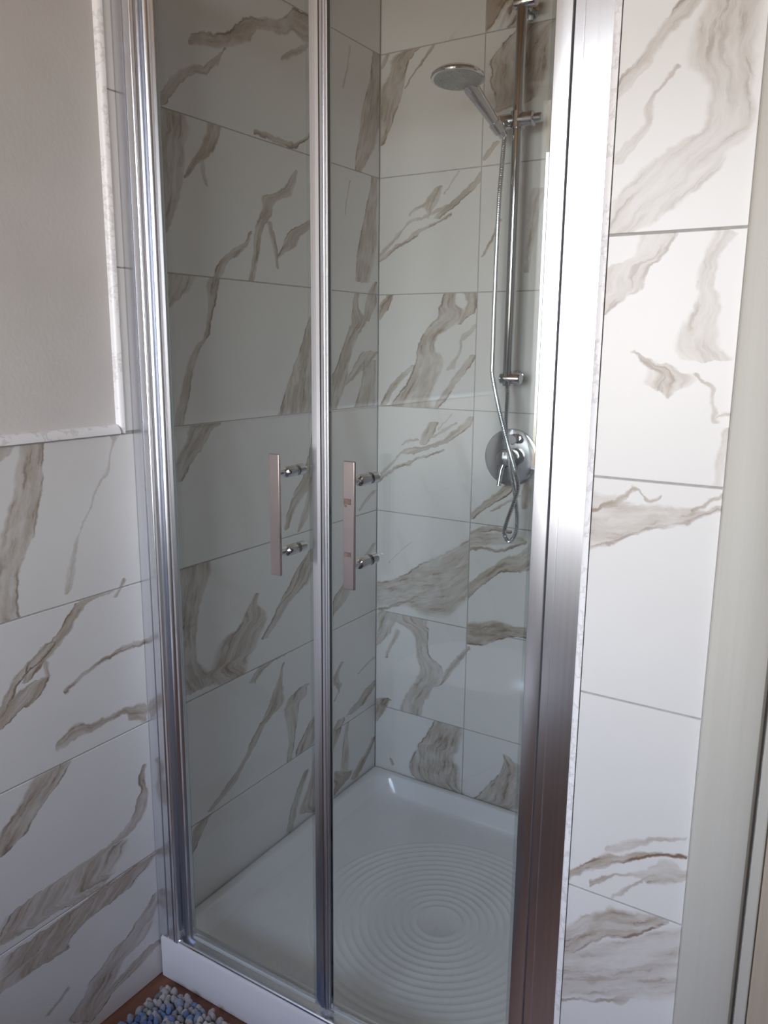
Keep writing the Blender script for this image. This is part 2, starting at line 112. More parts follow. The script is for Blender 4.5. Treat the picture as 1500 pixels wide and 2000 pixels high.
 ('L','z',0.9,1,[(-1.1806,-1.0673,0.0068),(-1.1773,-1.065,0.0132),(-1.1705,-1.0608,0.0256),(-1.1638,-1.053,0.0343),(-1.1571,-1.041,0.031),(-1.1504,-1.0286,0.0273),(-1.1436,-0.9959,0.0444),(-1.1369,-0.9698,0.057),(-1.1302,-0.9486,0.0588),(-1.1235,-0.9207,0.0545),(-1.1167,-0.9116,0.0427),(-1.1134,-0.8995,0.0256)]),
 ('L','z',0.7,0,[(-1.0894,-1.1499,0.0051),(-1.0868,-1.1477,0.0102),(-1.0817,-1.1372,0.0138),(-1.0765,-1.1252,0.0118),(-1.0713,-1.1144,0.011),(-1.0662,-1.1055,0.0092),(-1.0636,-1.1047,0.0046)]),
 ('B','z',0.9,1,[(0.6812,0.0017,0.0077),(0.6893,0.0044,0.0104),(0.7057,0.0098,0.0158),(0.722,0.0143,0.0208),(0.7383,0.0183,0.0253),(0.7547,0.0215,0.0285),(0.771,0.0253,0.0323),(0.7873,0.0296,0.0366),(0.8037,0.0325,0.0385),(0.82,0.0374,0.0374),(0.8363,0.046,0.0331),(0.8527,0.053,0.0278),(0.869,0.056,0.0286),(0.8853,0.0655,0.0375),(0.9017,0.0986,0.0335),(0.9098,0.1213,0.0181)]),
 ('B','z',0.8,0,[(0.8672,0.0024,0.0082),(0.8703,0.0049,0.0084),(0.8767,0.0098,0.0086),(0.883,0.0144,0.0084),(0.8893,0.018,0.0077),(0.8957,0.0216,0.007),(0.8988,0.0234,0.0066)]),
 ('B','z',0.8,0,[(0.8106,0.0766,0.0037),(0.8161,0.0801,0.0036),(0.8272,0.0871,0.0034),(0.8383,0.0962,0.0039),(0.8494,0.1085,0.0049),(0.8605,0.1215,0.0063),(0.8716,0.1326,0.0064),(0.8827,0.1429,0.0066),(0.8938,0.1524,0.0077),(0.9049,0.1621,0.0088),(0.9105,0.167,0.0094)]),
 ('B','z',0.7,0,[(0.5458,0.1964,0.0027),(0.5507,0.2004,0.0028),(0.5603,0.2082,0.0031),(0.57,0.2161,0.0034),(0.5797,0.2243,0.0039),(0.5893,0.2326,0.0044),(0.5942,0.2368,0.0047)]),
 ('B','z',0.9,0,[(0.4905,0.1511,0.0036),(0.495,0.1516,0.0056),(0.504,0.1528,0.0098),(0.513,0.1544,0.0142),(0.522,0.1575,0.0176),(0.531,0.1615,0.0199),(0.54,0.1665,0.0184),(0.549,0.1722,0.0161),(0.558,0.1777,0.0141),(0.5625,0.1804,0.0131)]),
 ('B','s',0.8,0,[(0.0941,0.5011,0.0046),(0.0992,0.5052,0.0051),(0.1095,0.5135,0.0062),(0.1198,0.5172,0.0065),(0.13,0.5194,0.0065),(0.1403,0.524,0.0093),(0.1505,0.5308,0.0148),(0.1608,0.5377,0.0202),(0.1659,0.5412,0.0229)]),
 ('B','z',1,1,[(0.4884,0.1775,0.0122),(0.4928,0.1841,0.0133),(0.5017,0.1971,0.0153),(0.5105,0.2098,0.0169),(0.5193,0.222,0.016),(0.5282,0.2349,0.0154),(0.537,0.2472,0.0163),(0.5458,0.2586,0.0164),(0.5547,0.2697,0.0161),(0.5635,0.2815,0.0138),(0.5723,0.2895,0.0098),(0.5812,0.2951,0.006),(0.5856,0.2973,0.0042)]),
 ('B','s',0.8,-1,[(-0.0224,0.3788,0.0039),(-0.0139,0.3836,0.0058),(0.0033,0.3931,0.0079),(0.0204,0.4012,0.0071),(0.0375,0.4117,0.0068),(0.0547,0.4247,0.0064),(0.0718,0.4308,0.0039),(0.0889,0.4378,0.0051),(0.1061,0.4486,0.0092),(0.1232,0.4586,0.0066),(0.1403,0.4667,0.0034),(0.1575,0.4714,0.0032),(0.1746,0.4763,0.003),(0.1917,0.484,0.0033),(0.2089,0.4912,0.0034),(0.2174,0.4941,0.0032)]),
 ('B','s',0.7,0,[(0.0031,0.4024,0.0085),(0.0122,0.4104,0.0085),(0.0305,0.4263,0.0085),(0.0488,0.4423,0.0084),(0.067,0.4586,0.0059),(0.0852,0.4751,0.0047),(0.1035,0.4868,0.005),(0.1218,0.4892,0.005),(0.14,0.4936,0.005),(0.1582,0.499,0.0051),(0.1765,0.5046,0.0059),(0.1947,0.5102,0.0067),(0.2039,0.5128,0.0071)]),
 ('B','z',1,1,[(0.2318,-0.0046,0.0054),(0.2366,-0.0016,0.0072),(0.2462,0.0045,0.0107),(0.2558,0.0101,0.0141),(0.2654,0.0156,0.0168),(0.275,0.0213,0.0168),(0.2846,0.0266,0.0155),(0.2942,0.032,0.0123),(0.3038,0.0376,0.0113),(0.3134,0.0434,0.0113),(0.3182,0.0464,0.0113)]),
 ('B','z',0.9,-1,[(-0.0184,0.0961,0.0958),(-0.0068,0.1027,0.0882),(0.0164,0.1094,0.0657),(0.0396,0.1224,0.0543),(0.0628,0.1375,0.0491),(0.086,0.1489,0.0477),(0.1092,0.1582,0.048),(0.1324,0.1624,0.0453),(0.1556,0.1534,0.0314),(0.1788,0.1571,0.0256),(0.202,0.178,0.0315),(0.2252,0.2067,0.043),(0.2484,0.2281,0.0458),(0.2716,0.2162,0.0259),(0.2948,0.2199,0.0201),(0.3064,0.222,0.0175)]),
 ('B','z',1,1,[(0.2216,0.2475,0.004),(0.2272,0.2525,0.0065),(0.2384,0.2625,0.0116),(0.2497,0.2727,0.0168),(0.2609,0.2776,0.0164),(0.2721,0.2823,0.0157),(0.2833,0.2819,0.0196),(0.2946,0.281,0.0239),(0.3058,0.2802,0.0286),(0.3114,0.2798,0.031)]),
 ('B','z',0.9,-1,[(-0.0217,0.0072,0.0118),(-0.0143,0.0112,0.0114),(0.0004,0.019,0.0108),(0.0151,0.0269,0.0105),(0.0298,0.0351,0.0105),(0.0445,0.0443,0.0115),(0.0592,0.0555,0.0123),(0.0739,0.0714,0.0135),(0.0886,0.0876,0.012),(0.1033,0.104,0.0088),(0.1106,0.1123,0.007)]),
 ('B','z',0.7,0,[(0.105,0.227,0.0159),(0.1111,0.23,0.0138),(0.1232,0.2364,0.0098),(0.1353,0.2431,0.006),(0.1474,0.2495,0.0057),(0.1595,0.2534,0.0056),(0.1715,0.2531,0.0059),(0.1836,0.2608,0.009),(0.1957,0.2717,0.0128),(0.2078,0.2842,0.0093),(0.2199,0.2964,0.0059),(0.226,0.3025,0.0042)]),
 ('B','z',0.9,1,[(-0.0133,0.1689,0.0071),(-0.0055,0.1759,0.0083),(0.0099,0.1896,0.011),(0.0254,0.2031,0.0138),(0.0408,0.2149,0.014),(0.0563,0.2249,0.0118),(0.0717,0.2358,0.0119),(0.0872,0.2474,0.0129),(0.1026,0.2612,0.013),(0.1181,0.2747,0.013),(0.1335,0.2864,0.0113),(0.1413,0.2904,0.0084)]),
 ('B','z',1,1,[(-0.1279,0.103,0.0208),(-0.1217,0.1203,0.0199),(-0.1094,0.155,0.0182),(-0.0971,0.1907,0.0162),(-0.0848,0.2153,0.0165),(-0.0725,0.2346,0.0156),(-0.0602,0.2505,0.0166),(-0.0479,0.2653,0.0168),(-0.0356,0.2788,0.0156),(-0.0233,0.2875,0.0109),(-0.0172,0.291,0.0077)]),
 ('B','s',0.9,-1,[(-0.0213,-0.223,0.0108),(-0.0116,-0.2175,0.0101),(0.0078,-0.2064,0.0084),(0.0272,-0.1953,0.0066),(0.0465,-0.1813,0.0051),(0.0659,-0.1676,0.0039),(0.0853,-0.1605,0.0036),(0.1047,-0.1541,0.0064),(0.1241,-0.1401,0.0033),(0.1435,-0.1334,0.0027),(0.1628,-0.1274,0.0026),(0.1822,-0.1217,0.0026),(0.2016,-0.1149,0.0022),(0.2113,-0.1112,0.0019)]),
 ('B','s',0.7,0,[(0.009,-0.1988,0.0084),(0.0181,-0.1895,0.0079),(0.0362,-0.1713,0.0067),(0.0543,-0.1532,0.0055),(0.0724,-0.1329,0.0055),(0.0905,-0.1211,0.0047),(0.1086,-0.1144,0.0035),(0.1267,-0.1115,0.0033),(0.1448,-0.1087,0.0031),(0.1629,-0.1052,0.0032),(0.172,-0.1033,0.0034)]),
 ('B','z',0.9,1,[(-0.0987,0.1502,0.0095),(-0.0944,0.1497,0.0134),(-0.0857,0.1534,0.0158),(-0.0771,0.1572,0.018),(-0.0685,0.162,0.0188),(-0.0599,0.1672,0.0179),(-0.0512,0.1723,0.017),(-0.0426,0.1772,0.0159),(-0.0383,0.1797,0.0153)]),
 ('B','s',0.8,0,[(0.0828,-0.1015,0.0037),(0.0877,-0.0996,0.0039),(0.0973,-0.0956,0.0043),(0.107,-0.0917,0.0047),(0.1167,-0.0902,0.0042),(0.1263,-0.0889,0.0039),(0.1312,-0.0882,0.0037)]),
 ('B','z',0.6,0,[(-0.0576,0.1942,0.0025),(-0.0532,0.1979,0.0025),(-0.0443,0.2054,0.0026),(-0.0355,0.2129,0.0026),(-0.0267,0.2209,0.0027),(-0.0178,0.229,0.0029),(-0.0134,0.233,0.0029)]),
 ('B','z',0.7,0,[(-0.0849,0.1636,0.0052),(-0.0807,0.1707,0.0059),(-0.0724,0.1848,0.0072),(-0.0641,0.199,0.0084),(-0.0559,0.2133,0.0092),(-0.0476,0.2273,0.0095),(-0.0393,0.2397,0.0077),(-0.0351,0.2458,0.0069)]),
 ('B','s',0.75,1,[(-0.0164,-0.5614,0.0455),(-0.0037,-0.5571,0.0442),(0.0216,-0.5487,0.0412),(0.0469,-0.5411,0.0426),(0.0721,-0.5337,0.0455),(0.0974,-0.5248,0.0542),(0.1227,-0.517,0.0655),(0.148,-0.5128,0.0829),(0.1733,-0.5068,0.0927),(0.1986,-0.4978,0.0968),(0.2239,-0.4864,0.1012),(0.2491,-0.4721,0.1035),(0.2744,-0.45,0.0989),(0.2997,-0.4272,0.0896),(0.3124,-0.4154,0.0844)]),
 ('B','s',1,0,[(0.1903,-0.4623,0.0038),(0.1986,-0.4591,0.004),(0.2151,-0.4528,0.0046),(0.2317,-0.4467,0.0047),(0.2483,-0.4407,0.0047),(0.2649,-0.4344,0.0049),(0.2814,-0.4278,0.0053),(0.2897,-0.4246,0.0055)]),
 ('B','s',1,0,[(0.0066,-0.5994,0.006),(0.0161,-0.5958,0.006),(0.0352,-0.5887,0.006),(0.0544,-0.5802,0.0061),(0.0735,-0.5716,0.0062),(0.0926,-0.5622,0.0062),(0.1117,-0.5522,0.006),(0.1309,-0.5397,0.0049),(0.1404,-0.5331,0.0042)]),
 ('B','z',0.5,0,[(-0.4492,0.0428,0.0019),(-0.4423,0.0495,0.0019),(-0.4287,0.063,0.0017),(-0.415,0.0766,0.0016),(-0.4013,0.0917,0.0014),(-0.3877,0.1076,0.0014),(-0.3808,0.1156,0.0014)]),
 ('B','z',0.75,1,[(-0.9193,0.0943,0.0213),(-0.9067,0.1191,0.042),(-0.8813,0.1255,0.0399),(-0.856,0.1334,0.0356),(-0.8307,0.1486,0.0372),(-0.8053,0.1607,0.0352),(-0.78,0.1833,0.0475),(-0.7547,0.1897,0.0436),(-0.7293,0.1817,0.0437),(-0.704,0.1601,0.0227),(-0.6787,0.1566,0.0226),(-0.6533,0.1524,0.029),(-0.628,0.1268,0.0558),(-0.6027,0.088,0.0901),(-0.5773,0.0935,0.0752),(-0.5647,0.1272,0.0376)]),
 ('B','z',0.8,0,[(-0.7774,0.229,0.0036),(-0.7698,0.2322,0.0056),(-0.7546,0.2388,0.0095),(-0.7393,0.2454,0.0135),(-0.7241,0.256,0.0134),(-0.7089,0.2665,0.0131),(-0.6937,0.2777,0.0116),(-0.6784,0.2885,0.0097),(-0.6632,0.2991,0.008),(-0.6556,0.3044,0.0071)]),
 ('B','z',0.7,0,[(-0.7169,-0.0014,0.0029),(-0.7089,0.0032,0.0057),(-0.6928,0.0117,0.0127),(-0.6767,0.02,0.021),(-0.6606,0.027,0.0286),(-0.6444,0.0306,0.0326),(-0.6283,0.0348,0.0368),(-0.6122,0.0399,0.0419),(-0.5961,0.0531,0.0391),(-0.5881,0.0781,0.0196)]),
 ('B','z',0.6,0,[(-0.7424,0.0361,0.0061),(-0.7347,0.0394,0.0063),(-0.7194,0.0461,0.0068),(-0.7041,0.0529,0.0073),(-0.6889,0.0597,0.0078),(-0.6736,0.0666,0.0083),(-0.6583,0.0731,0.0092),(-0.6506,0.0764,0.0097)]),
 ('B','z',0.9,-1,[(-1.119,0.2312,0.034),(-1.1081,0.2305,0.069),(-1.0862,0.2078,0.0946),(-1.0642,0.2046,0.094),(-1.0423,0.2071,0.0886),(-1.0204,0.2093,0.0805),(-0.9985,0.2087,0.0663),(-0.9765,0.2227,0.0667),(-0.9546,0.2306,0.0611),(-0.9327,0.2387,0.0568),(-0.9108,0.247,0.0538),(-0.8888,0.2524,0.0477),(-0.8669,0.2578,0.0413),(-0.856,0.2776,0.0214)]),
 ('B','z',1.2,0,[(-0.9598,-0.0005,0.0035),(-0.9535,0.0019,0.0059),(-0.941,0.0067,0.0107),(-0.9285,0.0114,0.0154),(-0.916,0.016,0.02),(-0.9035,0.0192,0.0232),(-0.891,0.0214,0.026),(-0.8785,0.0284,0.0233),(-0.8722,0.0422,0.0116)]),
 ('B','z',0.7,0,[(-1.0826,0.0619,0.0049),(-1.0802,0.0622,0.006),(-1.0754,0.0601,0.0058),(-1.0706,0.058,0.0055),(-1.0658,0.056,0.0053),(-1.0634,0.056,0.0042)]),
 ('B','z',0.9,-1,[(0.7204,0.3364,0.012),(0.7277,0.3558,0.0279),(0.7424,0.3858,0.06),(0.7571,0.3873,0.0645),(0.7719,0.3859,0.072),(0.7866,0.3847,0.0794),(0.8013,0.3868,0.0803),(0.816,0.3881,0.0805),(0.8307,0.386,0.084),(0.8454,0.3902,0.0793),(0.8601,0.3983,0.0706),(0.8749,0.4061,0.0618),(0.8896,0.4202,0.0521),(0.9043,0.4337,0.0441),(0.9116,0.4163,0.0221)]),
 ('B','z',0.8,0,[(0.6159,0.3035,0.0067),(0.6189,0.3057,0.0077),(0.6247,0.3101,0.0096),(0.6306,0.3156,0.01),(0.6364,0.3214,0.01),(0.6423,0.3271,0.0098),(0.6481,0.3328,0.0096),(0.6511,0.3356,0.0095)]),
 ('B','z',0.9,0,[(0.3882,0.3081,0.0051),(0.3933,0.3124,0.0055),(0.4037,0.3198,0.0055),(0.414,0.3271,0.0055),(0.4243,0.333,0.0055),(0.4347,0.3386,0.0055),(0.445,0.3425,0.005),(0.4553,0.3444,0.004),(0.4657,0.3492,0.0044),(0.4708,0.3534,0.0055)]),
 ('B','z',0.6,0,[(0.3436,0.4279,0.0083),(0.3543,0.4289,0.0086),(0.3756,0.4308,0.0092),(0.3969,0.4328,0.0097),(0.4182,0.4349,0.0114),(0.4395,0.4371,0.015),(0.4608,0.439,0.0167),(0.4821,0.441,0.0183),(0.5034,0.4439,0.0205),(0.5247,0.4503,0.0232),(0.5354,0.4533,0.0243)]),
 ('B','z',1,1,[(-0.2874,0.3011,0.0081),(-0.2808,0.304,0.011),(-0.2676,0.3155,0.0134),(-0.2544,0.3313,0.0149),(-0.2412,0.3481,0.0166),(-0.228,0.3657,0.0188),(-0.2148,0.3822,0.0194),(-0.2016,0.3976,0.0193),(-0.1884,0.4123,0.0216),(-0.1752,0.4275,0.0243),(-0.1686,0.4352,0.0257)]),
 ('B','z',0.7,0,[(-0.2619,0.3595,0.0051),(-0.2577,0.3657,0.006),(-0.2494,0.3782,0.0077),(-0.2411,0.3906,0.008),(-0.2329,0.4028,0.008),(-0.2246,0.4155,0.0077),(-0.2163,0.4283,0.0073),(-0.2121,0.4347,0.0071)]),
 ('B','z',0.9,0,[(-0.2446,0.4504,0.0097),(-0.2391,0.451,0.0106),(-0.2282,0.4524,0.0125),(-0.2174,0.4537,0.0144),(-0.2065,0.4554,0.0155),(-0.1956,0.4556,0.0133),(-0.1848,0.4557,0.011),(-0.1739,0.4559,0.0089),(-0.1684,0.456,0.0079)]),
 ('B','s',1,-1,[(0.3013,-0.3266,0.0044),(0.3086,-0.3235,0.0052),(0.3231,-0.3171,0.007),(0.3377,-0.3119,0.008),(0.3522,-0.3088,0.0075),(0.3668,-0.3057,0.0071),(0.3813,-0.3063,0.0068),(0.3959,-0.3081,0.0065),(0.4104,-0.3085,0.0052),(0.4177,-0.3085,0.0044)]),
 ('B','s',0.9,0,[(0.2838,-0.38,0.0082),(0.2936,-0.3768,0.0072),(0.3132,-0.3708,0.0059),(0.3328,-0.3649,0.0046),(0.3524,-0.3645,0.0051),(0.372,-0.3669,0.0054),(0.3916,-0.3643,0.0055),(0.4112,-0.3556,0.0055),(0.4308,-0.3468,0.0055),(0.4504,-0.3378,0.0054),(0.4602,-0.3333,0.0053)]),
 ('B','s',0.9,-1,[(0.287,-0.5022,0.0289),(0.2959,-0.4932,0.0276),(0.3138,-0.4755,0.0246),(0.3318,-0.4578,0.0215),(0.3497,-0.4427,0.0188),(0.3676,-0.4289,0.0165),(0.3855,-0.4117,0.0179),(0.4034,-0.4009,0.0221),(0.4213,-0.3959,0.0256),(0.4392,-0.3914,0.0272),(0.4572,-0.3804,0.0332),(0.4751,-0.3646,0.0414),(0.484,-0.3567,0.0454)]),
 ('B','s',0.6,0,[(0.2837,-0.3491,0.0267),(0.2943,-0.3477,0.0257),(0.3157,-0.3446,0.0232),(0.337,-0.3413,0.0209),(0.3583,-0.3369,0.0196),(0.3797,-0.3326,0.0182),(0.401,-0.3306,0.016),(0.4223,-0.3306,0.0133),(0.4437,-0.3306,0.0106),(0.4543,-0.3306,0.009)]),
 ('B','s',1.1,-1,[(0.2782,-0.6174,0.0322),(0.2884,-0.6158,0.0334),(0.3088,-0.613,0.0353),(0.3293,-0.6102,0.0372),(0.3497,-0.6048,0.0371),(0.3701,-0.5958,0.0339),(0.3905,-0.5888,0.0293),(0.4109,-0.5841,0.0236),(0.4313,-0.58,0.0181),(0.4518,-0.5781,0.0155),(0.4722,-0.5783,0.0167),(0.4926,-0.5769,0.0181),(0.5028,-0.5762,0.0183)]),
 ('B','z',0.9,-1,[(-1.1392,0.3291,0.0122),(-1.1294,0.3462,0.0244),(-1.1097,0.3806,0.0486),(-1.0901,0.4151,0.0727),(-1.0705,0.4219,0.0652),(-1.0508,0.4289,0.0574),(-1.0312,0.4362,0.0489),(-1.0115,0.4429,0.0408),(-0.9919,0.4488,0.0342),(-0.9723,0.4512,0.031),(-0.9526,0.4374,0.0156),(-0.9428,0.4276,0.0072)]),
 ('F','z',0.7,-1,[(0.4549,0.9053,0.0075),(0.4589,0.9076,0.0081),(0.4667,0.9122,0.009),(0.4746,0.9181,0.0113),(0.4824,0.9298,0.0126),(0.4903,0.9377,0.0114),(0.4981,0.9436,0.0106),(0.506,0.9495,0.0102),(0.5139,0.9559,0.0105),(0.5217,0.9631,0.0115),(0.5296,0.971,0.0133),(0.5374,0.9787,0.0148),(0.5453,0.9868,0.0167),(0.5531,0.9962,0.0205),(0.5571,0.9909,0.0118)]),
 ('F','z',0.55,0,[(0.3018,0.9236,0.0226),(0.3105,0.9316,0.0302),(0.3281,0.9448,0.0419),(0.3456,0.9609,0.0513),(0.3631,0.9795,0.0527),(0.3807,0.9951,0.0458),(0.3982,1.0208,0.0396),(0.4157,1.0362,0.0276),(0.4333,1.0361,0.0271),(0.4508,1.0346,0.027),(0.4683,1.0301,0.0326),(0.4859,1.0227,0.0413),(0.5034,1.0248,0.0401),(0.5209,1.0265,0.0366),(0.5385,1.0313,0.033),(0.5472,1.0269,0.0239)]),
 ('F','z',0.6,0,[(0.3821,0.9112,0.0104),(0.3862,0.9143,0.0099),(0.3945,0.9205,0.0095),(0.4027,0.927,0.0093),(0.4109,0.935,0.0085),(0.4192,0.9421,0.0072),(0.4274,0.9477,0.0053),(0.4356,0.9461,0.0069),(0.4438,0.947,0.0053),(0.4521,0.9514,0.0039),(0.4603,0.9579,0.0039),(0.4685,0.9652,0.004),(0.4768,0.9728,0.004),(0.4809,0.9764,0.0039)]),
 ('F','z',0.6,1,[(0.2062,0.9073,0.0038),(0.2103,0.9096,0.0066),(0.2187,0.9144,0.012),(0.227,0.9205,0.0185),(0.2353,0.9276,0.0257),(0.2437,0.9283,0.0269),(0.252,0.9302,0.0283),(0.2603,0.9336,0.0298),(0.2687,0.9497,0.0227),(0.277,0.9612,0.0179),(0.2853,0.9643,0.0201),(0.2937,0.9675,0.0225),(0.2978,0.9693,0.0238)]),
 ('F','z',0.55,0,[(0.1525,1.0341,0.034),(0.1579,1.0301,0.0319),(0.1689,1.0221,0.028),(0.1798,1.022,0.0272),(0.1907,1.0239,0.0242),(0.2016,1.0266,0.0203),(0.2126,1.0292,0.0171),(0.2235,1.0289,0.0139),(0.2344,1.0257,0.0107),(0.2454,1.027,0.0114),(0.2563,1.0284,0.0118),(0.2672,1.0297,0.0112),(0.2781,1.0346,0.0119),(0.2891,1.0403,0.0126),(0.2945,1.0434,0.0131)]),
 ('F','z',0.75,0,[(0.107,0.9923,0.0039),(0.1099,0.9925,0.0077),(0.1158,0.9919,0.0179),(0.1217,0.9917,0.0305),(0.1276,0.9948,0.0318),(0.1335,0.9942,0.0305),(0.1394,0.9863,0.0231),(0.1453,0.9763,0.0166),(0.1512,0.9642,0.0104),(0.1571,0.9528,0.0049),(0.16,0.9474,0.0025)]),
 ('F','z',0.7,0,[(0.0794,1.0523,0.0042),(0.0828,1.0511,0.0038),(0.0896,1.0489,0.0032),(0.0963,1.0468,0.0025),(0.1031,1.0448,0.0021),(0.1099,1.0439,0.0027),(0.1167,1.043,0.0032),(0.1234,1.0387,0.0039),(0.1302,1.0298,0.0035),(0.1336,1.0252,0.0035)]),
 ('F','s',0.7,0,[(1.0507,0.0834,0.0016),(1.0524,0.0843,0.0017),(1.0558,0.086,0.0018),(1.0592,0.0878,0.002),(1.0626,0.0895,0.0021),(1.0643,0.0904,0.0022)]),
 ('F','z',0.6,0,[(-0.0043,1.0615,0.0065),(0.0004,1.0615,0.0065),(0.0099,1.0615,0.0065),(0.0193,1.0615,0.0065),(0.0288,1.0615,0.0065),(0.0382,1.0615,0.0065),(0.0477,1.0621,0.0059),(0.0571,1.0628,0.0052),(0.0666,1.0635,0.0045),(0.0713,1.0638,0.0037)]),
 ('F','s',0.6,-1,[(0.8875,-0.0618,0.0494),(0.894,-0.0608,0.0472),(0.907,-0.0599,0.0424),(0.92,-0.0583,0.0383),(0.933,-0.056,0.036),(0.946,-0.0546,0.0311),(0.959,-0.0525,0.0245),(0.972,-0.0482,0.0202),(0.985,-0.0443,0.0163),(0.998,-0.043,0.015),(1.011,-0.0412,0.0132),(1.024,-0.039,0.011),(1.037,-0.0359,0.0079),(1.05,-0.031,0.0038),(1.063,-0.0264,0.0038),(1.0695,-0.0242,0.0044)]),
 ('F','s',0.9,0,[(0.9118,-0.0443,0.0032),(0.9155,-0.0421,0.0039),(0.923,-0.0373,0.0053),(0.9305,-0.035,0.0055),(0.938,-0.0329,0.0059),(0.9455,-0.027,0.0059),(0.953,-0.0188,0.0056),(0.9605,-0.0113,0.0042),(0.968,-0.0123,0.0027),(0.9755,-0.0225,0.0028),(0.983,-0.0241,0.0023),(0.9905,-0.0225,0.0023),(0.9942,-0.0197,0.0027)]),
 ('F','s',0.7,0,[(1.0366,-0.0318,0.0048),(1.0393,-0.0296,0.0046),(1.0446,-0.0253,0.0042),(1.0499,-0.0206,0.0035),(1.0551,-0.0163,0.0029),(1.0604,-0.0132,0.0026),(1.0657,-0.0101,0.0023),(1.0684,-0.0086,0.0022)]),
 ('F','s',1,-1,[(0.8931,-0.6002,0.0087),(0.9002,-0.593,0.0086),(0.9143,-0.5788,0.0079),(0.9285,-0.5655,0.007),(0.9426,-0.5536,0.0105),(0.9568,-0.5434,0.0113),(0.9709,-0.5349,0.0075),(0.9851,-0.5272,0.0065),(0.9992,-0.5202,0.0067),(1.0134,-0.512,0.004),(1.0275,-0.5063,0.003),(1.0417,-0.5016,0.0024),(1.0558,-0.4983,0.0022),(1.0629,-0.4967,0.0021)]),
 ('F','s',0.5,0,[(0.9613,-0.5248,0.0062),(0.9677,-0.5207,0.0068),(0.9803,-0.5122,0.0081),(0.993,-0.5038,0.0092),(1.0057,-0.4965,0.0069),(1.0183,-0.4892,0.0046),(1.031,-0.4828,0.003),(1.0437,-0.4778,0.0026),(1.0563,-0.4746,0.0023),(1.0627,-0.4732,0.0022)]),
 ('F','s',0.8,0,[(0.9392,-0.5859,0.008),(0.9444,-0.5817,0.0069),(0.9547,-0.5733,0.005),(0.9651,-0.5653,0.0034),(0.9754,-0.5593,0.0028),(0.9858,-0.5541,0.0028),(0.9961,-0.5501,0.0036),(1.0065,-0.5466,0.0053),(1.0169,-0.5443,0.0123),(1.0272,-0.5364,0.0178),(1.0376,-0.5314,0.0204),(1.0479,-0.5288,0.0202),(1.0583,-0.5273,0.0128),(1.0686,-0.5217,0.0065),(1.0738,-0.5178,0.0033)]),
 ('F','z',0.7,0,[(-0.6026,0.968,0.0021),(-0.5981,0.9713,0.0025),(-0.5893,0.9779,0.0034),(-0.5804,0.9842,0.0044),(-0.5715,0.9914,0.0044),(-0.5626,1.0004,0.0031),(-0.5538,1.0095,0.0019),(-0.5449,1.0187,0.0009),(-0.5404,1.0234,0.0006)]),
 ('F','s',0.9,-1,[(0.892,-0.7044,0.0253),(0.8981,-0.6996,0.0252),(0.9101,-0.6897,0.0261),(0.9222,-0.679,0.028),(0.9343,-0.6682,0.0289),(0.9464,-0.6563,0.0268),(0.9584,-0.6465,0.0259),(0.9705,-0.6365,0.027),(0.9826,-0.6321,0.0252),(0.9946,-0.6285,0.0237),(1.0067,-0.6235,0.0211),(1.0188,-0.6166,0.0166),(1.0309,-0.6098,0.0121),(1.0429,-0.6051,0.0057),(1.049,-0.603,0.0026)]),
 ('F','s',0.5,0,[(0.8954,-0.7572,0.049),(0.9038,-0.7519,0.0475),(0.9207,-0.7412,0.0495),(0.9375,-0.7314,0.0523),(0.9543,-0.7225,0.0542),(0.9712,-0.714,0.0554),(0.988,-0.705,0.0571),(1.0048,-0.6952,0.0587),(1.0217,-0.6857,0.06),(1.0385,-0.6764,0.0609),(1.0553,-0.6678,0.0611),(1.0722,-0.6597,0.0607),(1.0806,-0.6653,0.0509)]),
 ('F','s',0.8,0,[(0.9086,-0.7956,0.003),(0.9143,-0.7922,0.0028),(0.9255,-0.7853,0.0024),(0.9368,-0.7787,0.002),(0.9481,-0.7752,0.0021),(0.9594,-0.7717,0.0021),(0.9706,-0.7664,0.003),(0.9819,-0.7608,0.004),(0.9932,-0.7521,0.0116),(1.0045,-0.7413,0.01),(1.0157,-0.7287,0.0057),(1.0214,-0.7224,0.0034)]),
]

# ---------------------------------------------------------------- mesh helpers
def link(name, me, mat=None, parent=None, label=None, cat=None, group=None, kind=None):
    o = bpy.data.objects.new(name, me); COL.objects.link(o)
    if mat is not None and me is not None and not me.materials: me.materials.append(mat)
    if parent is not None: o.parent = parent
    for k, v in (('label', label), ('category', cat), ('group', group), ('kind', kind)):
        if v: o[k] = v
    return o

def done(bm, name, mat=None, parent=None, smooth=False, **kw):
    me = bpy.data.meshes.new(name)
    bmesh.ops.recalc_face_normals(bm, faces=bm.faces)
    if smooth:
        for f in bm.faces: f.smooth = True
        for e_ in bm.edges:
            if len(e_.link_faces) == 2 and e_.calc_face_angle(0) > 0.6: e_.smooth = False
    bm.to_mesh(me); bm.free()
    return link(name, me, mat, parent, **kw)

def empty(name, loc, **kw):
    o = link(name, None, **kw); o.location = loc
    bpy.context.view_layer.update()
    return o

def adopt(child, parent):
    child.parent = parent; child.matrix_parent_inverse = parent.matrix_world.inverted()
    return child

def box(bm, x0, x1, y0, y1, z0, z1, bev=0.0, seg=2):
    r = bmesh.ops.create_cube(bm, size=1.0)
    vs_ = r['verts']
    for v in vs_:
        v.co = Vector(((x0+x1)/2+v.co.x*(x1-x0), (y0+y1)/2+v.co.y*(y1-y0), (z0+z1)/2+v.co.z*(z1-z0)))
    if bev:
        es = list({e_ for v in vs_ for e_ in v.link_edges})
        bmesh.ops.bevel(bm, geom=es, offset=bev, segments=seg, affect='EDGES', profile=0.5)

def frame_of(d):
    d = Vector(d).normalized()
    a = Vector((0, 0, 1)) if abs(d.z) < .9 else Vector((1, 0, 0))
    u = d.cross(a).normalized(); return u, d.cross(u).normalized(), d

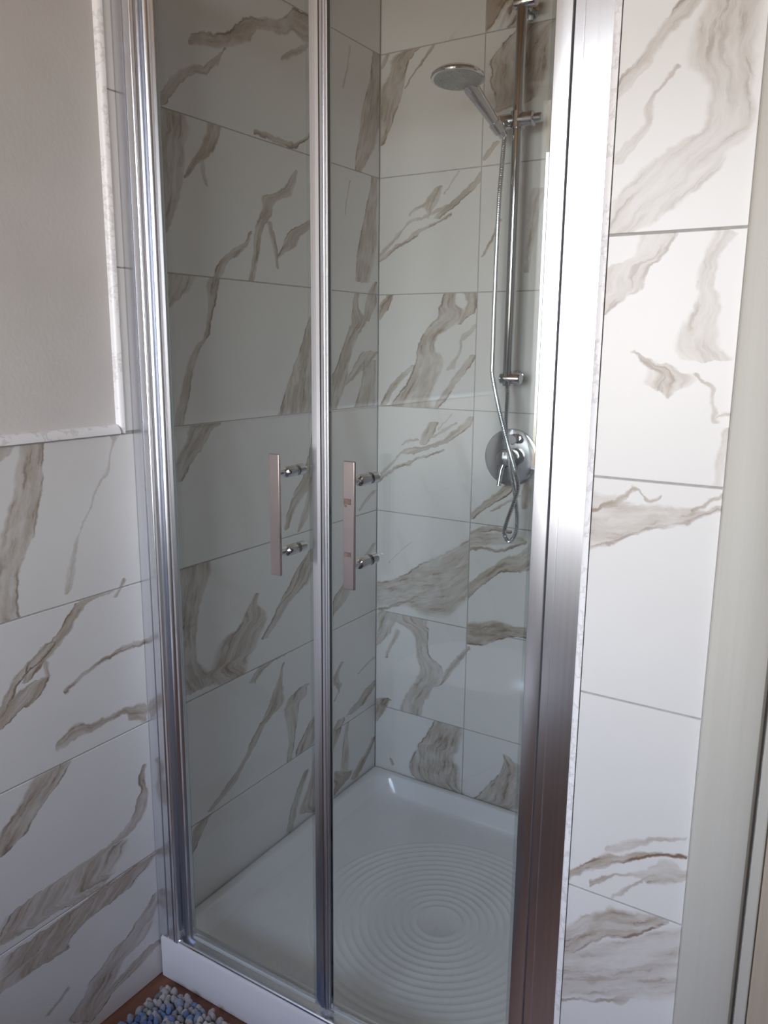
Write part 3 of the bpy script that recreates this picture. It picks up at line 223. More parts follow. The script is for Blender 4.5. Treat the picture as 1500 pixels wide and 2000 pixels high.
def tube(bm, pts, rad, n=16, caps=True):
    pts = [Vector(p) for p in pts]
    rads = rad if isinstance(rad, (list, tuple)) else [rad]*len(pts)
    rings = []; u = None
    for i, p in enumerate(pts):
        a = pts[max(i-1, 0)]; b = pts[min(i+1, len(pts)-1)]; d = (b-a).normalized()
        if u is None: u = frame_of(d)[0]
        u = (u - d*u.dot(d)).normalized(); v = d.cross(u)
        rings.append([bm.verts.new(p+(u*math.cos(2*math.pi*k/n)+v*math.sin(2*math.pi*k/n))*rads[i]) for k in range(n)])
    for i in range(len(rings)-1):
        for k in range(n):
            bm.faces.new((rings[i][k], rings[i][(k+1) % n], rings[i+1][(k+1) % n], rings[i+1][k]))
    if caps:
        bm.faces.new(rings[0]); bm.faces.new(list(reversed(rings[-1])))

def turned(bm, base, d, prof, n=32):
    """solid of revolution round direction d from base; prof = [(distance, radius)]"""
    u, v, d = frame_of(d); base = Vector(base); rings = []
    for h, r in prof:
        rings.append([bm.verts.new(base+d*h+(u*math.cos(2*math.pi*k/n)+v*math.sin(2*math.pi*k/n))*r) for k in range(n)])
    for i in range(len(rings)-1):
        for k in range(n):
            bm.faces.new((rings[i][k], rings[i][(k+1) % n], rings[i+1][(k+1) % n], rings[i+1][k]))
    bm.faces.new(rings[0]); bm.faces.new(list(reversed(rings[-1])))

def spline(pts, sub=8):
    P = [Vector(p) for p in pts]; P = [P[0]*2-P[1]]+P+[P[-1]*2-P[-2]]; out = []
    for i in range(1, len(P)-2):
        for k in range(sub):
            t = k/sub; a, b, c, d = P[i-1], P[i], P[i+1], P[i+2]
            out.append(0.5*((2*b)+(c-a)*t+(2*a-5*b+4*c-d)*t*t+(3*b-a-3*c+d)*t**3))
    out.append(P[-2]); return out

def extrude_profile(bm, prof, z0, z1):
    """closed (x, y) outline run upwards"""
    a = [bm.verts.new((x, y, z0)) for x, y in prof]; b = [bm.verts.new((x, y, z1)) for x, y in prof]
    n = len(prof)
    for i in range(n): bm.faces.new((a[i], a[(i+1) % n], b[(i+1) % n], b[i]))
    bm.faces.new(a); bm.faces.new(list(reversed(b)))

# ---------------------------------------------------------------- materials
class NT:
    def __init__(s, tree): s.t = tree; s.L = tree.links
    def n(s, ty, **kw):
        q = s.t.nodes.new(ty)
        for k, v in kw.items(): setattr(q, k, v)
        return q
    def put(s, sock, v):
        if hasattr(v, 'is_output') or isinstance(v, bpy.types.NodeSocket): s.L.new(v, sock)
        else: sock.default_value = v
    def m(s, op, a, b=None, c=None, clamp=False):
        q = s.n('ShaderNodeMath', operation=op, use_clamp=clamp)
        s.put(q.inputs[0], a)
        if b is not None: s.put(q.inputs[1], b)
        if c is not None: s.put(q.inputs[2], c)
        return q.outputs[0]
    def noise(s, vec, scale, detail=2.0, rough=0.5):
        q = s.n('ShaderNodeTexNoise'); s.put(q.inputs['Vector'], vec)
        q.inputs['Scale'].default_value = scale; q.inputs['Detail'].default_value = detail; q.inputs['Roughness'].default_value = rough
        return q
    def mix(s, f, a, b, blend='MIX'):
        q = s.n('ShaderNodeMix', data_type='RGBA', blend_type=blend)
        s.put(q.inputs['Factor'], f); s.put(q.inputs[6], a); s.put(q.inputs[7], b)
        return q.outputs[2]
    def step(s, v, a, b, lo=0.0, hi=1.0):
        q = s.n('ShaderNodeMapRange', interpolation_type='SMOOTHSTEP')
        s.put(q.inputs['Value'], v); s.put(q.inputs['From Min'], a); s.put(q.inputs['From Max'], b)
        s.put(q.inputs['To Min'], lo); s.put(q.inputs['To Max'], hi)
        return q.outputs[0]

def mat(name, col=(.8, .8, .8), rough=.5, metal=0.0, spec=.5, coat=0.0):
    mt = bpy.data.materials.new(name); mt.use_nodes = True
    b = mt.node_tree.nodes['Principled BSDF']
    b.inputs['Base Color'].default_value = (*col, 1); b.inputs['Roughness'].default_value = rough
    b.inputs['Metallic'].default_value = metal; b.inputs['Specular IOR Level'].default_value = spec
    b.inputs['Coat Weight'].default_value = coat
    return mt, NT(mt.node_tree), b

def vary(mt_name, col, rough, scale, amount, metal=0.0, bump=0.0, stretch=(1, 1, 1), spec=.5, coat=0.0, bscale=None):
    mt, g, b = mat(mt_name, col, rough, metal, spec, coat)
    tc = g.n('ShaderNodeTexCoord'); mp = g.n('ShaderNodeMapping'); g.put(mp.inputs['Vector'], tc.outputs['Object'])
    mp.inputs['Scale'].default_value = stretch
    nz = g.noise(mp.outputs[0], scale, 4)
    lo = tuple(c*(1-amount) for c in col)+(1,); hi = tuple(min(1, c*(1+amount)) for c in col)+(1,)
    g.put(b.inputs['Base Color'], g.mix(g.step(nz.outputs[0], .3, .7), lo, hi))
    if bump:
        nb = g.noise(mp.outputs[0], bscale or scale*3, 3)
        bp = g.n('ShaderNodeBump'); bp.inputs['Strength'].default_value = bump; bp.inputs['Distance'].default_value = .002
        g.put(bp.inputs['Height'], nb.outputs[0]); g.put(b.inputs['Normal'], bp.outputs[0])
    return mt

BASE = (.80, .79, .78, 1); FILL = (.44, .375, .312, 1); LINE = (.215, .135, .092, 1)

def vein_group():
    gt = bpy.data.node_groups.new('vein_band', 'ShaderNodeTree')
    for nm in ('D', 'HW', 'T', 'Strength', 'Side', 'Seed'): gt.interface.new_socket(nm, in_out='INPUT', socket_type='NodeSocketFloat')
    for nm in ('Fill', 'Line'): gt.interface.new_socket(nm, in_out='OUTPUT', socket_type='NodeSocketFloat')
    g = NT(gt); I = g.n('NodeGroupInput').outputs; O = g.n('NodeGroupOutput').inputs
    D, HW, Tt, St, Sd, Se = (I[k] for k in range(6))
    cb = g.n('ShaderNodeCombineXYZ'); g.put(cb.inputs[0], g.m('MULTIPLY', D, 75.0)); g.put(cb.inputs[1], g.m('MULTIPLY', Tt, 13.0)); g.put(cb.inputs[2], Se)
    nz = g.noise(cb.outputs[0], 1.0, 5, .6).outputs[0]
    ad = g.m('ABSOLUTE', D)
    on = g.m('GREATER_THAN', HW, 0.0004)
    n2 = g.n('ShaderNodeCombineXYZ'); g.put(n2.inputs[0], g.m('MULTIPLY', D, 22.0)); g.put(n2.inputs[1], g.m('MULTIPLY', Tt, 16.0)); g.put(n2.inputs[2], g.m('ADD', Se, 9.0))
    pat = g.noise(n2.outputs[0], 1.0, 3, .55).outputs[0]
    soft = g.m('MULTIPLY', HW, g.m('ADD', .04, g.m('MULTIPLY', pat, .45)))
    lo = g.m('SUBTRACT', g.m('SUBTRACT', HW, .0015), soft); hi = g.m('ADD', HW, .0012)
    inside = g.step(ad, lo, hi, 1.0, 0.0)
    stre = g.step(nz, .33, .60, .55, 1.0)
    g.put(O['Fill'], g.m('MULTIPLY', g.m('MULTIPLY', g.m('MULTIPLY', inside, g.m('MULTIPLY', stre, g.step(pat, .36, .54, .68, 1.0))), on), St, clamp=True))
    # dark edge: on one side, or on the streak crests when the side is 0
    ed = g.m('ABSOLUTE', g.m('SUBTRACT', D, g.m('MULTIPLY', HW, g.m('MULTIPLY', Sd, .86))))
    gate = g.step(nz, .42, .60)
    e1 = g.m('MULTIPLY', g.step(ed, .0008, .0042, 1.0, 0.0), g.m('ADD', .25, g.m('MULTIPLY', gate, .75)))
    e1 = g.m('MULTIPLY', e1, g.m('ADD', .35, g.m('MULTIPLY', g.m('ABSOLUTE', Sd), .65)))
    e2 = g.m('MULTIPLY', g.m('MULTIPLY', inside, g.step(nz, .56, .68)), .75)
    g.put(O['Line'], g.m('MULTIPLY', g.m('MULTIPLY', g.m('MAXIMUM', e1, e2), on), St, clamp=True))
    return gt
VG = vein_group()

def fcurve(g, tn, pts):
    q = g.n('ShaderNodeFloatCurve'); c = q.mapping.curves[0]; g.put(q.inputs['Value'], tn)
    q.mapping.use_clip = False
    while len(c.points) < len(pts): c.points.new(.5, .5)
    for p, (a, b) in zip(c.points, pts): p.location = (a, b); p.handle_type = 'AUTO_CLAMPED'
    q.mapping.update()
    return q.outputs[0]

def tile_material(name, axis, veins, generic=False):
    """glossy porcelain; axis 0 = wall runs along x, 1 = along y; veins placed where the print has them"""
    mt, g, b = mat(name, BASE[:3], .30, 0, .45)
    tc = g.n('ShaderNodeTexCoord'); pos = tc.outputs['Object']
    def warp(v, scale, amp, det):
        nz = g.noise(pos, scale, det)
        s1 = g.n('ShaderNodeVectorMath', operation='SUBTRACT'); g.put(s1.inputs[0], nz.outputs['Color']); s1.inputs[1].default_value = (.5, .5, .5)
        s2 = g.n('ShaderNodeVectorMath', operation='SCALE'); g.put(s2.inputs[0], s1.outputs[0]); s2.inputs['Scale'].default_value = amp
        s3 = g.n('ShaderNodeVectorMath', operation='ADD'); g.put(s3.inputs[0], v); g.put(s3.inputs[1], s2.outputs[0])
        return s3.outputs[0]
    wp = warp(warp(pos, 26, .009, 2), 75, .0110, 4)
    sx = g.n('ShaderNodeSeparateXYZ'); g.put(sx.inputs[0], wp)
    s_ = sx.outputs[axis]; z_ = g.m('SUBTRACT', sx.outputs[2], T)
    fill = None; line = None
    for i, (ax, st, side, rows) in enumerate(veins):
        t_, c_ = (z_, s_) if ax == 'z' else (s_, z_)
        t0, t1 = rows[0][0], rows[-1][0]; pad = .003
        a0, a1 = t0-pad, t1+pad; L = a1-a0
        cs = [r[1] for r in rows]; c0, c1 = min(cs)-.001, max(cs)+.001; hm = max(r[2] for r in rows)+.0005
        tn = g.m('DIVIDE', g.m('SUBTRACT', t_, a0), L)
        P = [((r[0]-a0)/L, (r[1]-c0)/(c1-c0)) for r in rows]
        # carry the centre line on through the padding with the slope it has
        def ext(pa, pb, x):
            k = (pb[1]-pa[1])/max(1e-4, pb[0]-pa[0]); return min(1, max(0, pa[1]+k*(x-pa[0])))
        P = [(0, ext(P[0], P[1], 0))]+P+[(1, ext(P[-2], P[-1], 1))]
        W = [(0, 0)]+[((r[0]-a0)/L, r[2]/hm) for r in rows]+[(1, 0)]
        cc = g.m('ADD', g.m('MULTIPLY', fcurve(g, tn, P), c1-c0), c0)
        hw = g.m('MULTIPLY', fcurve(g, tn, W), hm)
        inr = g.m('MULTIPLY', g.m('GREATER_THAN', tn, 0.0), g.m('LESS_THAN', tn, 1.0))
        gr = g.n('ShaderNodeGroup'); gr.node_tree = VG
        g.put(gr.inputs['D'], g.m('SUBTRACT', c_, cc)); g.put(gr.inputs['HW'], g.m('MULTIPLY', hw, inr)); g.put(gr.inputs['T'], t_)
        gr.inputs['Strength'].default_value = st; gr.inputs['Side'].default_value = side; gr.inputs['Seed'].default_value = i*3.7+len(rows)
        fill = gr.outputs['Fill'] if fill is None else g.m('MAXIMUM', fill, gr.outputs['Fill'])
        line = gr.outputs['Line'] if line is None else g.m('MAXIMUM', line, gr.outputs['Line'])
    if generic:
        cb = g.n('ShaderNodeCombineXYZ')
        g.put(cb.inputs[0], g.m('ADD', g.m('MULTIPLY', s_, 5.5), g.m('MULTIPLY', z_, -4.0)))
        g.put(cb.inputs[1], g.m('ADD', g.m('MULTIPLY', s_, 1.1), g.m('MULTIPLY', z_, 1.3))); cb.inputs[2].default_value = generic
        nz = g.noise(cb.outputs[0], 1.0, 5, .55).outputs[0]
        fill = g.step(nz, .57, .62); line = g.m('MULTIPLY', g.step(nz, .60, .61), g.step(nz, .60, .63, 1.0, 0.0))
    # faint clouding of the white body
    cl = g.noise(pos, 3.0, 3).outputs[0]
    base = g.mix(g.step(cl, .35, .7), BASE, tuple(c*.965 for c in BASE[:3])+(1,))
    if fill is not None:
        base = g.mix(g.m('MULTIPLY', fill, 1.05, clamp=True), base, FILL)
        base = g.mix(g.m('MULTIPLY', line, .95, clamp=True), base, LINE)
    g.put(b.inputs['Base Color'], base)
    bn = g.noise(pos, 55, 2).outputs[0]
    bp = g.n('ShaderNodeBump'); bp.inputs['Strength'].default_value = .05; bp.inputs['Distance'].default_value = .001
    g.put(bp.inputs['Height'], bn); g.put(b.inputs['Normal'], bp.outputs[0])
    return mt

GROUT = vary('grey_grout', (.44, .43, .42), .9, 60, .1)
PLASTER = vary('white_plaster', (.74, .71, .69), .85, 6, .03, bump=.15, bscale=120)
PLAIN = vary('room_plaster', (.40, .37, .35), .9, 5, .03, bump=.1, bscale=90)
CEIL = vary('ceiling_boards_stain', (.44, .28, .15), .7, 4, .15, stretch=(1, 12, 1))
FLOORM = vary('reddish_brown_floor', (.20, .085, .050), .45, 9, .25, stretch=(3, 1, 1))
CHROME = vary('polished_chrome', (.66, .67, .70), .12, 40, .02, metal=1.0)
BARM = vary('pinkish_chrome_bar', (.50, .43, .42), .16, 30, .03, metal=1.0)  # chrome with an even pinkish tint for the handle bars
ALU = vary('satin_aluminium', (.84, .855, .90), .24, 3, .04, metal=1.0, stretch=(60, 60, .4))
CERAMIC = vary('white_acrylic', (.87, .87, .89), .16, 4, .01, coat=.3)
RUBBER = vary('grey_seal', (.30, .31, .34), .45, 20, .1)
DARKG = vary('nozzle_grey', (.16, .17, .17), .5, 20, .1)

def marble_print():
    mt, g, b = mat('marble_print_trim', (.85, .84, .86), .35)
    tc = g.n('ShaderNodeTexCoord'); nz = g.noise(tc.outputs['Object'], 28, 5, .6).outputs[0]
    f = g.m('MULTIPLY', g.step(nz, .50, .53), g.step(nz, .54, .60, 1.0, 0.0))
    f2 = g.step(nz, .60, .72)
    c = g.mix(g.m('MULTIPLY', f, .30), (.93, .92, .94, 1), (.40, .36, .36, 1)); c = g.mix(g.m('MULTIPLY', f2, .30), c, (.50, .47, .46, 1))
    g.put(b.inputs['Base Color'], c); return mt
TRIM = marble_print()

def wood(name, a, b_, rough=.45):
    mt, g, b = mat(name, a, rough)
    tc = g.n('ShaderNodeTexCoord'); mp = g.n('ShaderNodeMapping'); g.put(mp.inputs[0], tc.outputs['Object']); mp.inputs['Scale'].default_value = (90, 90, 2.2)
    nz = g.noise(mp.outputs[0], 1.0, 5, .6).outputs[0]; n2 = g.noise(tc.outputs['Object'], 4, 2).outputs[0]
    c = g.mix(g.m('MULTIPLY', g.step(nz, .35, .7), .55), (*a, 1), (*b_, 1)); c = g.mix(g.m('MULTIPLY', g.step(n2, .4, .7), .3), c, (*b_, 1))
    g.put(b.inputs['Base Color'], c)
    bp = g.n('ShaderNodeBump'); bp.inputs['Strength'].default_value = .04; bp.inputs['Distance'].default_value = .0005
    g.put(bp.inputs['Height'], nz); g.put(b.inputs['Normal'], bp.outputs[0]); return mt
CREAM = wood('cream_wood_grain', (.57, .555, .51), (.52, .50, .45))
BEIGE = wood('beige_wood_grain', (.50, .43, .35), (.43, .35, .27))

def glass(name, tint, refl=1.0):
    """thin clear sheet: tinted transmission plus fresnel reflection"""
    mt = bpy.data.materials.new(name); mt.use_nodes = True; t = mt.node_tree; t.nodes.clear(); g = NT(t)
    out = g.n('ShaderNodeOutputMaterial'); tr = g.n('ShaderNodeBsdfTransparent'); gl = g.n('ShaderNodeBsdfGlossy'); mx = g.n('ShaderNodeMixShader'); geo = g.n('ShaderNodeNewGeometry'); dt = g.n('ShaderNodeVectorMath', operation='DOT_PRODUCT')
    tr.inputs[0].default_value = (*tint, 1); gl.inputs[0].default_value = (1, 1, 1, 1); gl.inputs['Roughness'].default_value = 0.0
    g.put(dt.inputs[0], geo.outputs['Normal']); g.put(dt.inputs[1], geo.outputs['Incoming'])
    sch = g.m('ADD', .043, g.m('MULTIPLY', g.m('POWER', g.m('SUBTRACT', 1.0, g.m('ABSOLUTE', dt.outputs['Value'])), 5.0), .957))
    g.put(mx.inputs[0], g.m('MULTIPLY', sch, refl, clamp=True)); g.put(mx.inputs[1], tr.outputs[0]); g.put(mx.inputs[2], gl.outputs[0]); g.put(out.inputs[0], mx.outputs[0])
    return mt
GLASS = glass('clear_tempered_glass', (.94, .96, .955))
MARKM = vary('brown_mark', (.14, .085, .07), .5, 200, .3)
DRIP = vary('milky_drip_seal', (.52, .56, .54), .4, 20, .04)
SEALM = glass('clear_pvc_seal', (.92, .94, .935), 1.0)

# ---------------------------------------------------------------- structure: room shell
X1 = 2.35                    # far right wall of the room
H = 2.45
SX = .896                    # shower niche width
def slab(name, x0, x1, y0, y1, z0, z1, mt, parent=None, bev=0, **kw):
    bm = bmesh.new(); box(bm, x0, x1, y0, y1, z0, z1, bev); return done(bm, name, mt, parent, **kw)
ST = dict(kind='structure')
floor = slab('floor', -.2, X1+.15, ROOM_Y-.15, .15, -.12, 0, FLOORM, **ST)
ceiling = slab('ceiling', -.2, X1+.15, ROOM_Y-.15, .15, H, H+.1, CEIL, **ST)
wall_left = slab('wall_left', -.16, -.010, ROOM_Y-.15, .15, 0, H, PLASTER, **ST)
wall_back = slab('wall_back', -.010, SX+.01, .010, .15, 0, H, PLASTER, **ST)
wall_right = slab('wall_right', SX+.010, SX+.06, -.89, .15, 0, H, PLASTER, **ST)
wall_front = slab('wall_front', SX+.06, 1.14, -.89, -.74, 0, H, PLASTER, **ST)
bm = bmesh.new(); box(bm, 1.14, X1, -.89, -.74, 2.12, H); box(bm, 1.90, X1, -.89, -.74, 0, 2.12)
wall_beside = done(bm, 'wall_beside_door', PLAIN, **ST)
wall_far = slab('wall_far_right', X1, X1+.12, ROOM_Y-.15, -.74, 0, H, PLAIN, **ST)
bm = bmesh.new()
box(bm, -.01, WIN[0], ROOM_Y-.15, ROOM_Y, 0, H); box(bm, WIN[1], X1, ROOM_Y-.15, ROOM_Y, 0, H)
box(bm, WIN[0], WIN[1], ROOM_Y-.15, ROOM_Y, 0, WIN[2]); box(bm, WIN[0], WIN[1], ROOM_Y-.15, ROOM_Y, WIN[3], H)
wall_window = done(bm, 'wall_window', PLAIN, **ST)

# unseen slab added outside over the window to block the high sky
slab('sky_blocker', -1.6, X1+1.2, ROOM_Y-1.55, ROOM_Y-.152, H-.08, H+.10, vary('sky_blocker_grey', (.42, .40, .38), .9, 4, .1), **ST)
# window in the wall behind the photographer
win = empty('window_1', (WIN[0], ROOM_Y-.10, WIN[2]), **ST)
WHITE = vary('white_window_paint', (.8, .8, .8), .4, 5, .02)
def wpart(name, *b):
    bm = bmesh.new(); box(bm, *b, bev=.004); adopt(done(bm, name, WHITE), win)
f = .045; ya, yb = ROOM_Y-.13, ROOM_Y-.075
wpart('frame_rail', WIN[0], WIN[1], ya, yb, WIN[2], WIN[2]+f); wpart('frame_rail', WIN[0], WIN[1], ya, yb, WIN[3]-f, WIN[3])
wpart('frame_stile', WIN[0], WIN[0]+f, ya, yb, WIN[2]+f, WIN[3]-f); wpart('frame_stile', WIN[1]-f, WIN[1], ya, yb, WIN[2]+f, WIN[3]-f)

# grout beds (the recessed joints) and the tiles themselves
def bed(parent, *b): slab('grout_bed', *b, GROUT, parent)
bed(wall_left, -.0098, -.0014, -.8925, -.0005, T*0, H-.02)
bed(wall_left, -.0098, -.0014, ROOM_Y+.002, -.893, 0, T-.003)
bed(wall_back, -.0018, SX+.002, .0014, .0098, 0, H-.02)
bed(wall_right, SX+.0022, SX+.0098, -.884, .002, 0, H-.02)
bed(wall_front, SX+.012, 1.067, -.8986, -.8902, 0, H-.02)

def tile(parent, wall, s0, s1, z0, z1, mt):
    """chamfered tile; face on the wall plane, body 8 mm behind it"""
    j = .0013; c = .0007; s0 += j; s1 -= j; z0 += j; z1 -= j
    def P(s, d, z):
        if wall == 'L': return (-d, s, z)
        if wall == 'B': return (s, d, z)
        if wall == 'R': return (SX+d, s, z)
        return (s, -.9+d, z)
    bm = bmesh.new()
    loops = [[bm.verts.new(P(s, d, z)) for s, z in ((s0+i, z0+i), (s1-i, z0+i), (s1-i, z1-i), (s0+i, z1-i))] for d, i in ((.0085, 0), (c, 0), (0, c))]
    for a, b in zip(loops, loops[1:]):
        for k in range(4): bm.faces.new((a[k], a[(k+1) % 4], b[(k+1) % 4], b[k]))
    bm.faces.new(loops[0]); bm.faces.new(loops[2])
    return done(bm, 'tile', mt, parent)

def veins_for(wall, s0, s1, z0, z1):
    out = []
    for w_, ax, st, side, rows in VEINS:
        if w_ != wall: continue
        k = n = 0
        for a, b in zip(rows, rows[1:]):
            for q in range(8):
                t = q/7; p = a[0]+(b[0]-a[0])*t; c = a[1]+(b[1]-a[1])*t; h = a[2]+(b[2]-a[2])*t
                s, z = (c, p) if ax == 'z' else (p, c)
                hs, hz = (h, 0) if ax == 'z' else (0, h)
                n += 1
                if s+hs > s0 and s-hs < s1 and z+hz > z0+.006 and z-hz < z1-.006: k += 1
        if n and k/n > .22: out.append((ax, st, side, rows))
    return out

gen_mats = {}
def lay(parent, wall, cols, rows, axis):
    for s0, s1 in cols:
        for z0, z1 in rows:
            v = veins_for(wall, s0, s1, z0-T, z1-T)
            if v: mt = tile_material('marble_tile_print', axis, v)
            else:
                known = (wall == 'L' and s0 > -.9 and z1-T < .95) or (wall == 'B' and z1-T < .95) or wall == 'F'
                if known: key = (axis, 0)
                else: key = (axis, random.choice((1.3, 4.1, 7.7)))
                if key not in gen_mats: gen_mats[key] = tile_material('marble_tile_plain' if known else 'marble_tile_veined', axis, [], generic=key[1])
                mt = gen_mats[key]
            tile(parent, wall, s0, s1, z0, z1, mt)
random.seed(4)
ROWS = [(.3*k, .3*(k+1)) for k in range(8)]
lay(wall_left, 'L', [(-.23, -.0005), (-.83, -.23)], ROWS, 1)
lay(wall_left, 'L', [(-.893, -.83)], ROWS[4:], 1)
lay(wall_left, 'L', [(-1.43, -.83), (-2.03, -1.43), (-2.63, -2.03)], [(a, b-(.004 if b > 1.19 else 0)) for a, b in ROWS[:4]], 1)
lay(wall_back, 'B', [(.0005, .298), (.298, SX)], ROWS, 0)
lay(wall_right, 'R', [(-.6, -.001), (-.884, -.6)], ROWS, 1)
lay(wall_front, 'F', [(SX+.0108, 1.0680)], ROWS, 0)

# marble-print trims
def bead(name, a, b, n0, n1, r, r1=None):
    """quarter-round strip from a to b, bulging towards n0/n1"""
    a, b, n0, n1 = Vector(a), Vector(b), Vector(n0), Vector(n1)
    bm = bmesh.new(); R0 = []; R1 = []
    prof = [Vector((0, 0, 0))]+[n0*r*math.cos(t)+n1*(r1 or r)*math.sin(t) for t in [math.pi/2*k/6 for k in range(7)]]
    for p in prof: R0.append(bm.verts.new(a+p)); R1.append(bm.verts.new(b+p))
    for i in range(len(prof)):
        j = (i+1) % len(prof); bm.faces.new((R0[i], R0[j], R1[j], R1[i]))
    bm.faces.new(R0); bm.faces.new(list(reversed(R1)))
    o = done(bm, name, TRIM, smooth=True, **ST); return o
bead('trim_1', (-.0098, ROOM_Y+.002, T-.002), (-.0098, -.905, T-.002), (1, 0, 0), (0, 0, 1), .0150, .0170)
bead('trim_2', (-.0098, -.8932, T-.002), (-.0098, -.8932, H-.003), (0, -1, 0), (1, 0, 0), .0105, .0135)
# rounded strip on the outer corner beside the right-hand profile
bm = bmesh.new()
prof = [(SX+.002, -.880), (SX+.0005, -.892)]+[(SX+.0085-.0080*math.cos(t), -.8935-.0080*math.sin(t)) for t in [math.pi/2*k/6 for k in range(7)]]+[(SX+.0112, -.9015), (SX+.0112, -.8905), (SX+.0095, -.8905), (SX+.0095, -.880)]
extrude_profile(bm, prof, 0.001, H-.003); done(bm, 'trim_3', TRIM, smooth=True, **ST)

# room door right of the shower: casing, leaf
door = empty('door_1', (1.068, -.89, 0), **ST)
def dpart(name, mt, prof, z0, z1):
    bm = bmesh.new(); extrude_profile(bm, prof, z0, z1); return adopt(done(bm, name, mt, smooth=True), door)
dpart('casing', CREAM, [(1.0682, -.8895), (1.0682, -.906), (1.071, -.911), (1.076, -.913), (1.130, -.913), (1.136, -.911), (1.1385, -.907), (1.1385, -.8895)], 0.001, 2.19)
dpart('casing', CREAM, [(1.901, -.8895), (1.901, -.907), (1.905, -.913), (1.965, -.913), (1.970, -.907), (1.970, -.8895)], 0.001, 2.19)
bm = bmesh.new(); box(bm, 1.139, 1.900, -.913, -.8895, 2.12, 2.19, .003); adopt(done(bm, 'head_casing', CREAM), door)
bm = bmesh.new(); box(bm, 1.1425, 1.156, -.905, -.865, .004, 2.118, .002); adopt(done(bm, 'stop_bead', CREAM), door)
bm = bmesh.new(); box(bm, 1.1575, 1.898, -.909, -.868, .006, 2.116, .003); adopt(done(bm, 'door_leaf', BEIGE), door)
bm = bmesh.new(); turned(bm, (1.84, -.909, 1.02), (0, -1, 0), [(0, .024), (.006, .024), (.007, .010), (.045, .010)]); tube(bm, [(1.84, -.952, 1.02), (1.80, -.955, 1.02), (1.735, -.955, 1.02)], .008); adopt(done(bm, 'lever_handle', CHROME, smooth=True), door)

# ---------------------------------------------------------------- shower tray
TY0, TY1, TX0, TX1, TZ = -.875, -.003, .003, SX-.003, .100
def rrect(x0, x1, y0, y1, r, n=6):
    pts = []
    for cx, cy, a0 in ((x1-r, y1-r, 0), (x0+r, y1-r, 90), (x0+r, y0+r, 180), (x1-r, y0+r, 270)):
        for k in range(n+1):
            a = math.radians(a0+90*k/n); pts.append((cx+r*math.cos(a), cy+r*math.sin(a)))
    return pts
bm = bmesh.new()
def inset(i, r): return rrect(TX0+i, TX1-i, TY0+i, TY1-i, r)
def basin(il, ib, iff, r): return rrect(TX0+il, TX1-il, TY0+iff, TY1-ib, r)
loops = [(rrect(TX0, TX1, TY0, TY1, .006), .001), (rrect(TX0, TX1, TY0, TY1, .006), TZ-.007), (inset(.002, .007), TZ-.002), (inset(.006, .009), TZ),
         (basin(.022, .016, .040, .05), TZ), (basin(.027, .020, .045, .055), TZ-.003), (basin(.031, .023, .050, .06), TZ-.012), (basin(.044, .031, .062, .066), TZ-.048),
         (basin(.050, .036, .068, .07), TZ-.056), (basin(.058, .043, .078, .075), TZ-.060), (basin(.078, .064, .096, .08), TZ-.062)]
rings = [[bm.verts.new((x, y, z)) for x, y in L] for L, z in loops]
for a, b in zip(rings, rings[1:]):
    n = len(a)
    for k in range(n): bm.faces.new((a[k], a[(k+1) % n], b[(k+1) % n], b[k]))
bm.faces.new(rings[0])
# basin floor with the concentric anti-slip ridges
CX, CY, ZF = .462, -.440, TZ-.062
n = len(rings[-1]); prev = rings[-1]
angs = [math.atan2(v.co.y-CY, v.co.x-CX) for v in prev]
NS = 96
cir = []
rad0 = .315
def ring_at(r, z): return [bm.verts.new((CX+r*math.cos(2*math.pi*k/NS), CY+r*math.sin(2*math.pi*k/NS), z)) for k in range(NS)]
rr = rad0; rlist = []
first = ring_at(rad0, ZF)
edges = []
for loop in (prev, first):
    for k in range(len(loop)):
        e_ = bm.edges.get((loop[k], loop[(k+1) % len(loop)])) or bm.edges.new((loop[k], loop[(k+1) % len(loop)]))
        edges.append(e_)
bmesh.ops.triangle_fill(bm, use_beauty=True, edges=edges)
last = first; pitch = .0195; r = rad0
while r > .05:
    for dr, dz in ((.004, .0), (.0068, .0014), (.0102, .0014), (.013, 0.0)):
        q = ring_at(r-dr, ZF+dz)
        for k in range(NS): bm.faces.new((last[k], last[(k+1) % NS], q[(k+1) % NS], q[k]))
        last = q
    r -= pitch
bm.faces.new(last)
tray = done(bm, 'shower_tray', CERAMIC, smooth=True, label='white acrylic shower tray with rounded inner corners and concentric anti-slip rings', cat='shower tray')

# ---------------------------------------------------------------- shower enclosure
enc = empty('shower_enclosure', (SX/2, -.86, TZ), label='aluminium framed shower enclosure with two clear glass leaves standing on the white tray', cat='shower enclosure')
ZT = 2.02; YF = -.872
def epart(name, bm, mt, smooth=True, parent=None, **kw):
    o = done(bm, name, mt, smooth=smooth, **kw); adopt(o, parent or enc); bpy.context.view_layer.update(); return o
def mirror(prof): return [(SX-x, y) for x, y in reversed(prof)]
# fluted wall channel: flat face, shallow groove, second face, rounded lip, return
WP = [(.0012, YF+.046), (.0012, YF), (.0262, YF-.001), (.0270, YF+.0022), (.0290, YF+.0022), (.0298, YF-.0005), (.0440, YF-.0005),
      (.0452, YF-.0022), (.0468, YF-.0030), (.0484, YF-.0022), (.0496, YF-.0006), (.0508, YF-.0022), (.0532, YF-.0028), (.0556, YF-.0022), (.0572, YF+.0006), (.0575, YF+.046)]
RP = [(SX-.0012, YF+.046), (.8400, YF+.046), (.8400, YF), (.8412, YF-.0012), (.8518, YF-.0012), (.8524, YF-.0004), (.8532, YF-.0004), (.8540, YF-.0014), (SX-.0022, YF-.0014), (SX-.0012, YF-.0004)]
for pr, lab in ((WP, None), (RP, None)):
    bm = bmesh.new(); extrude_profile(bm, pr, TZ+.0012, ZT); epart('wall_profile', bm, ALU)
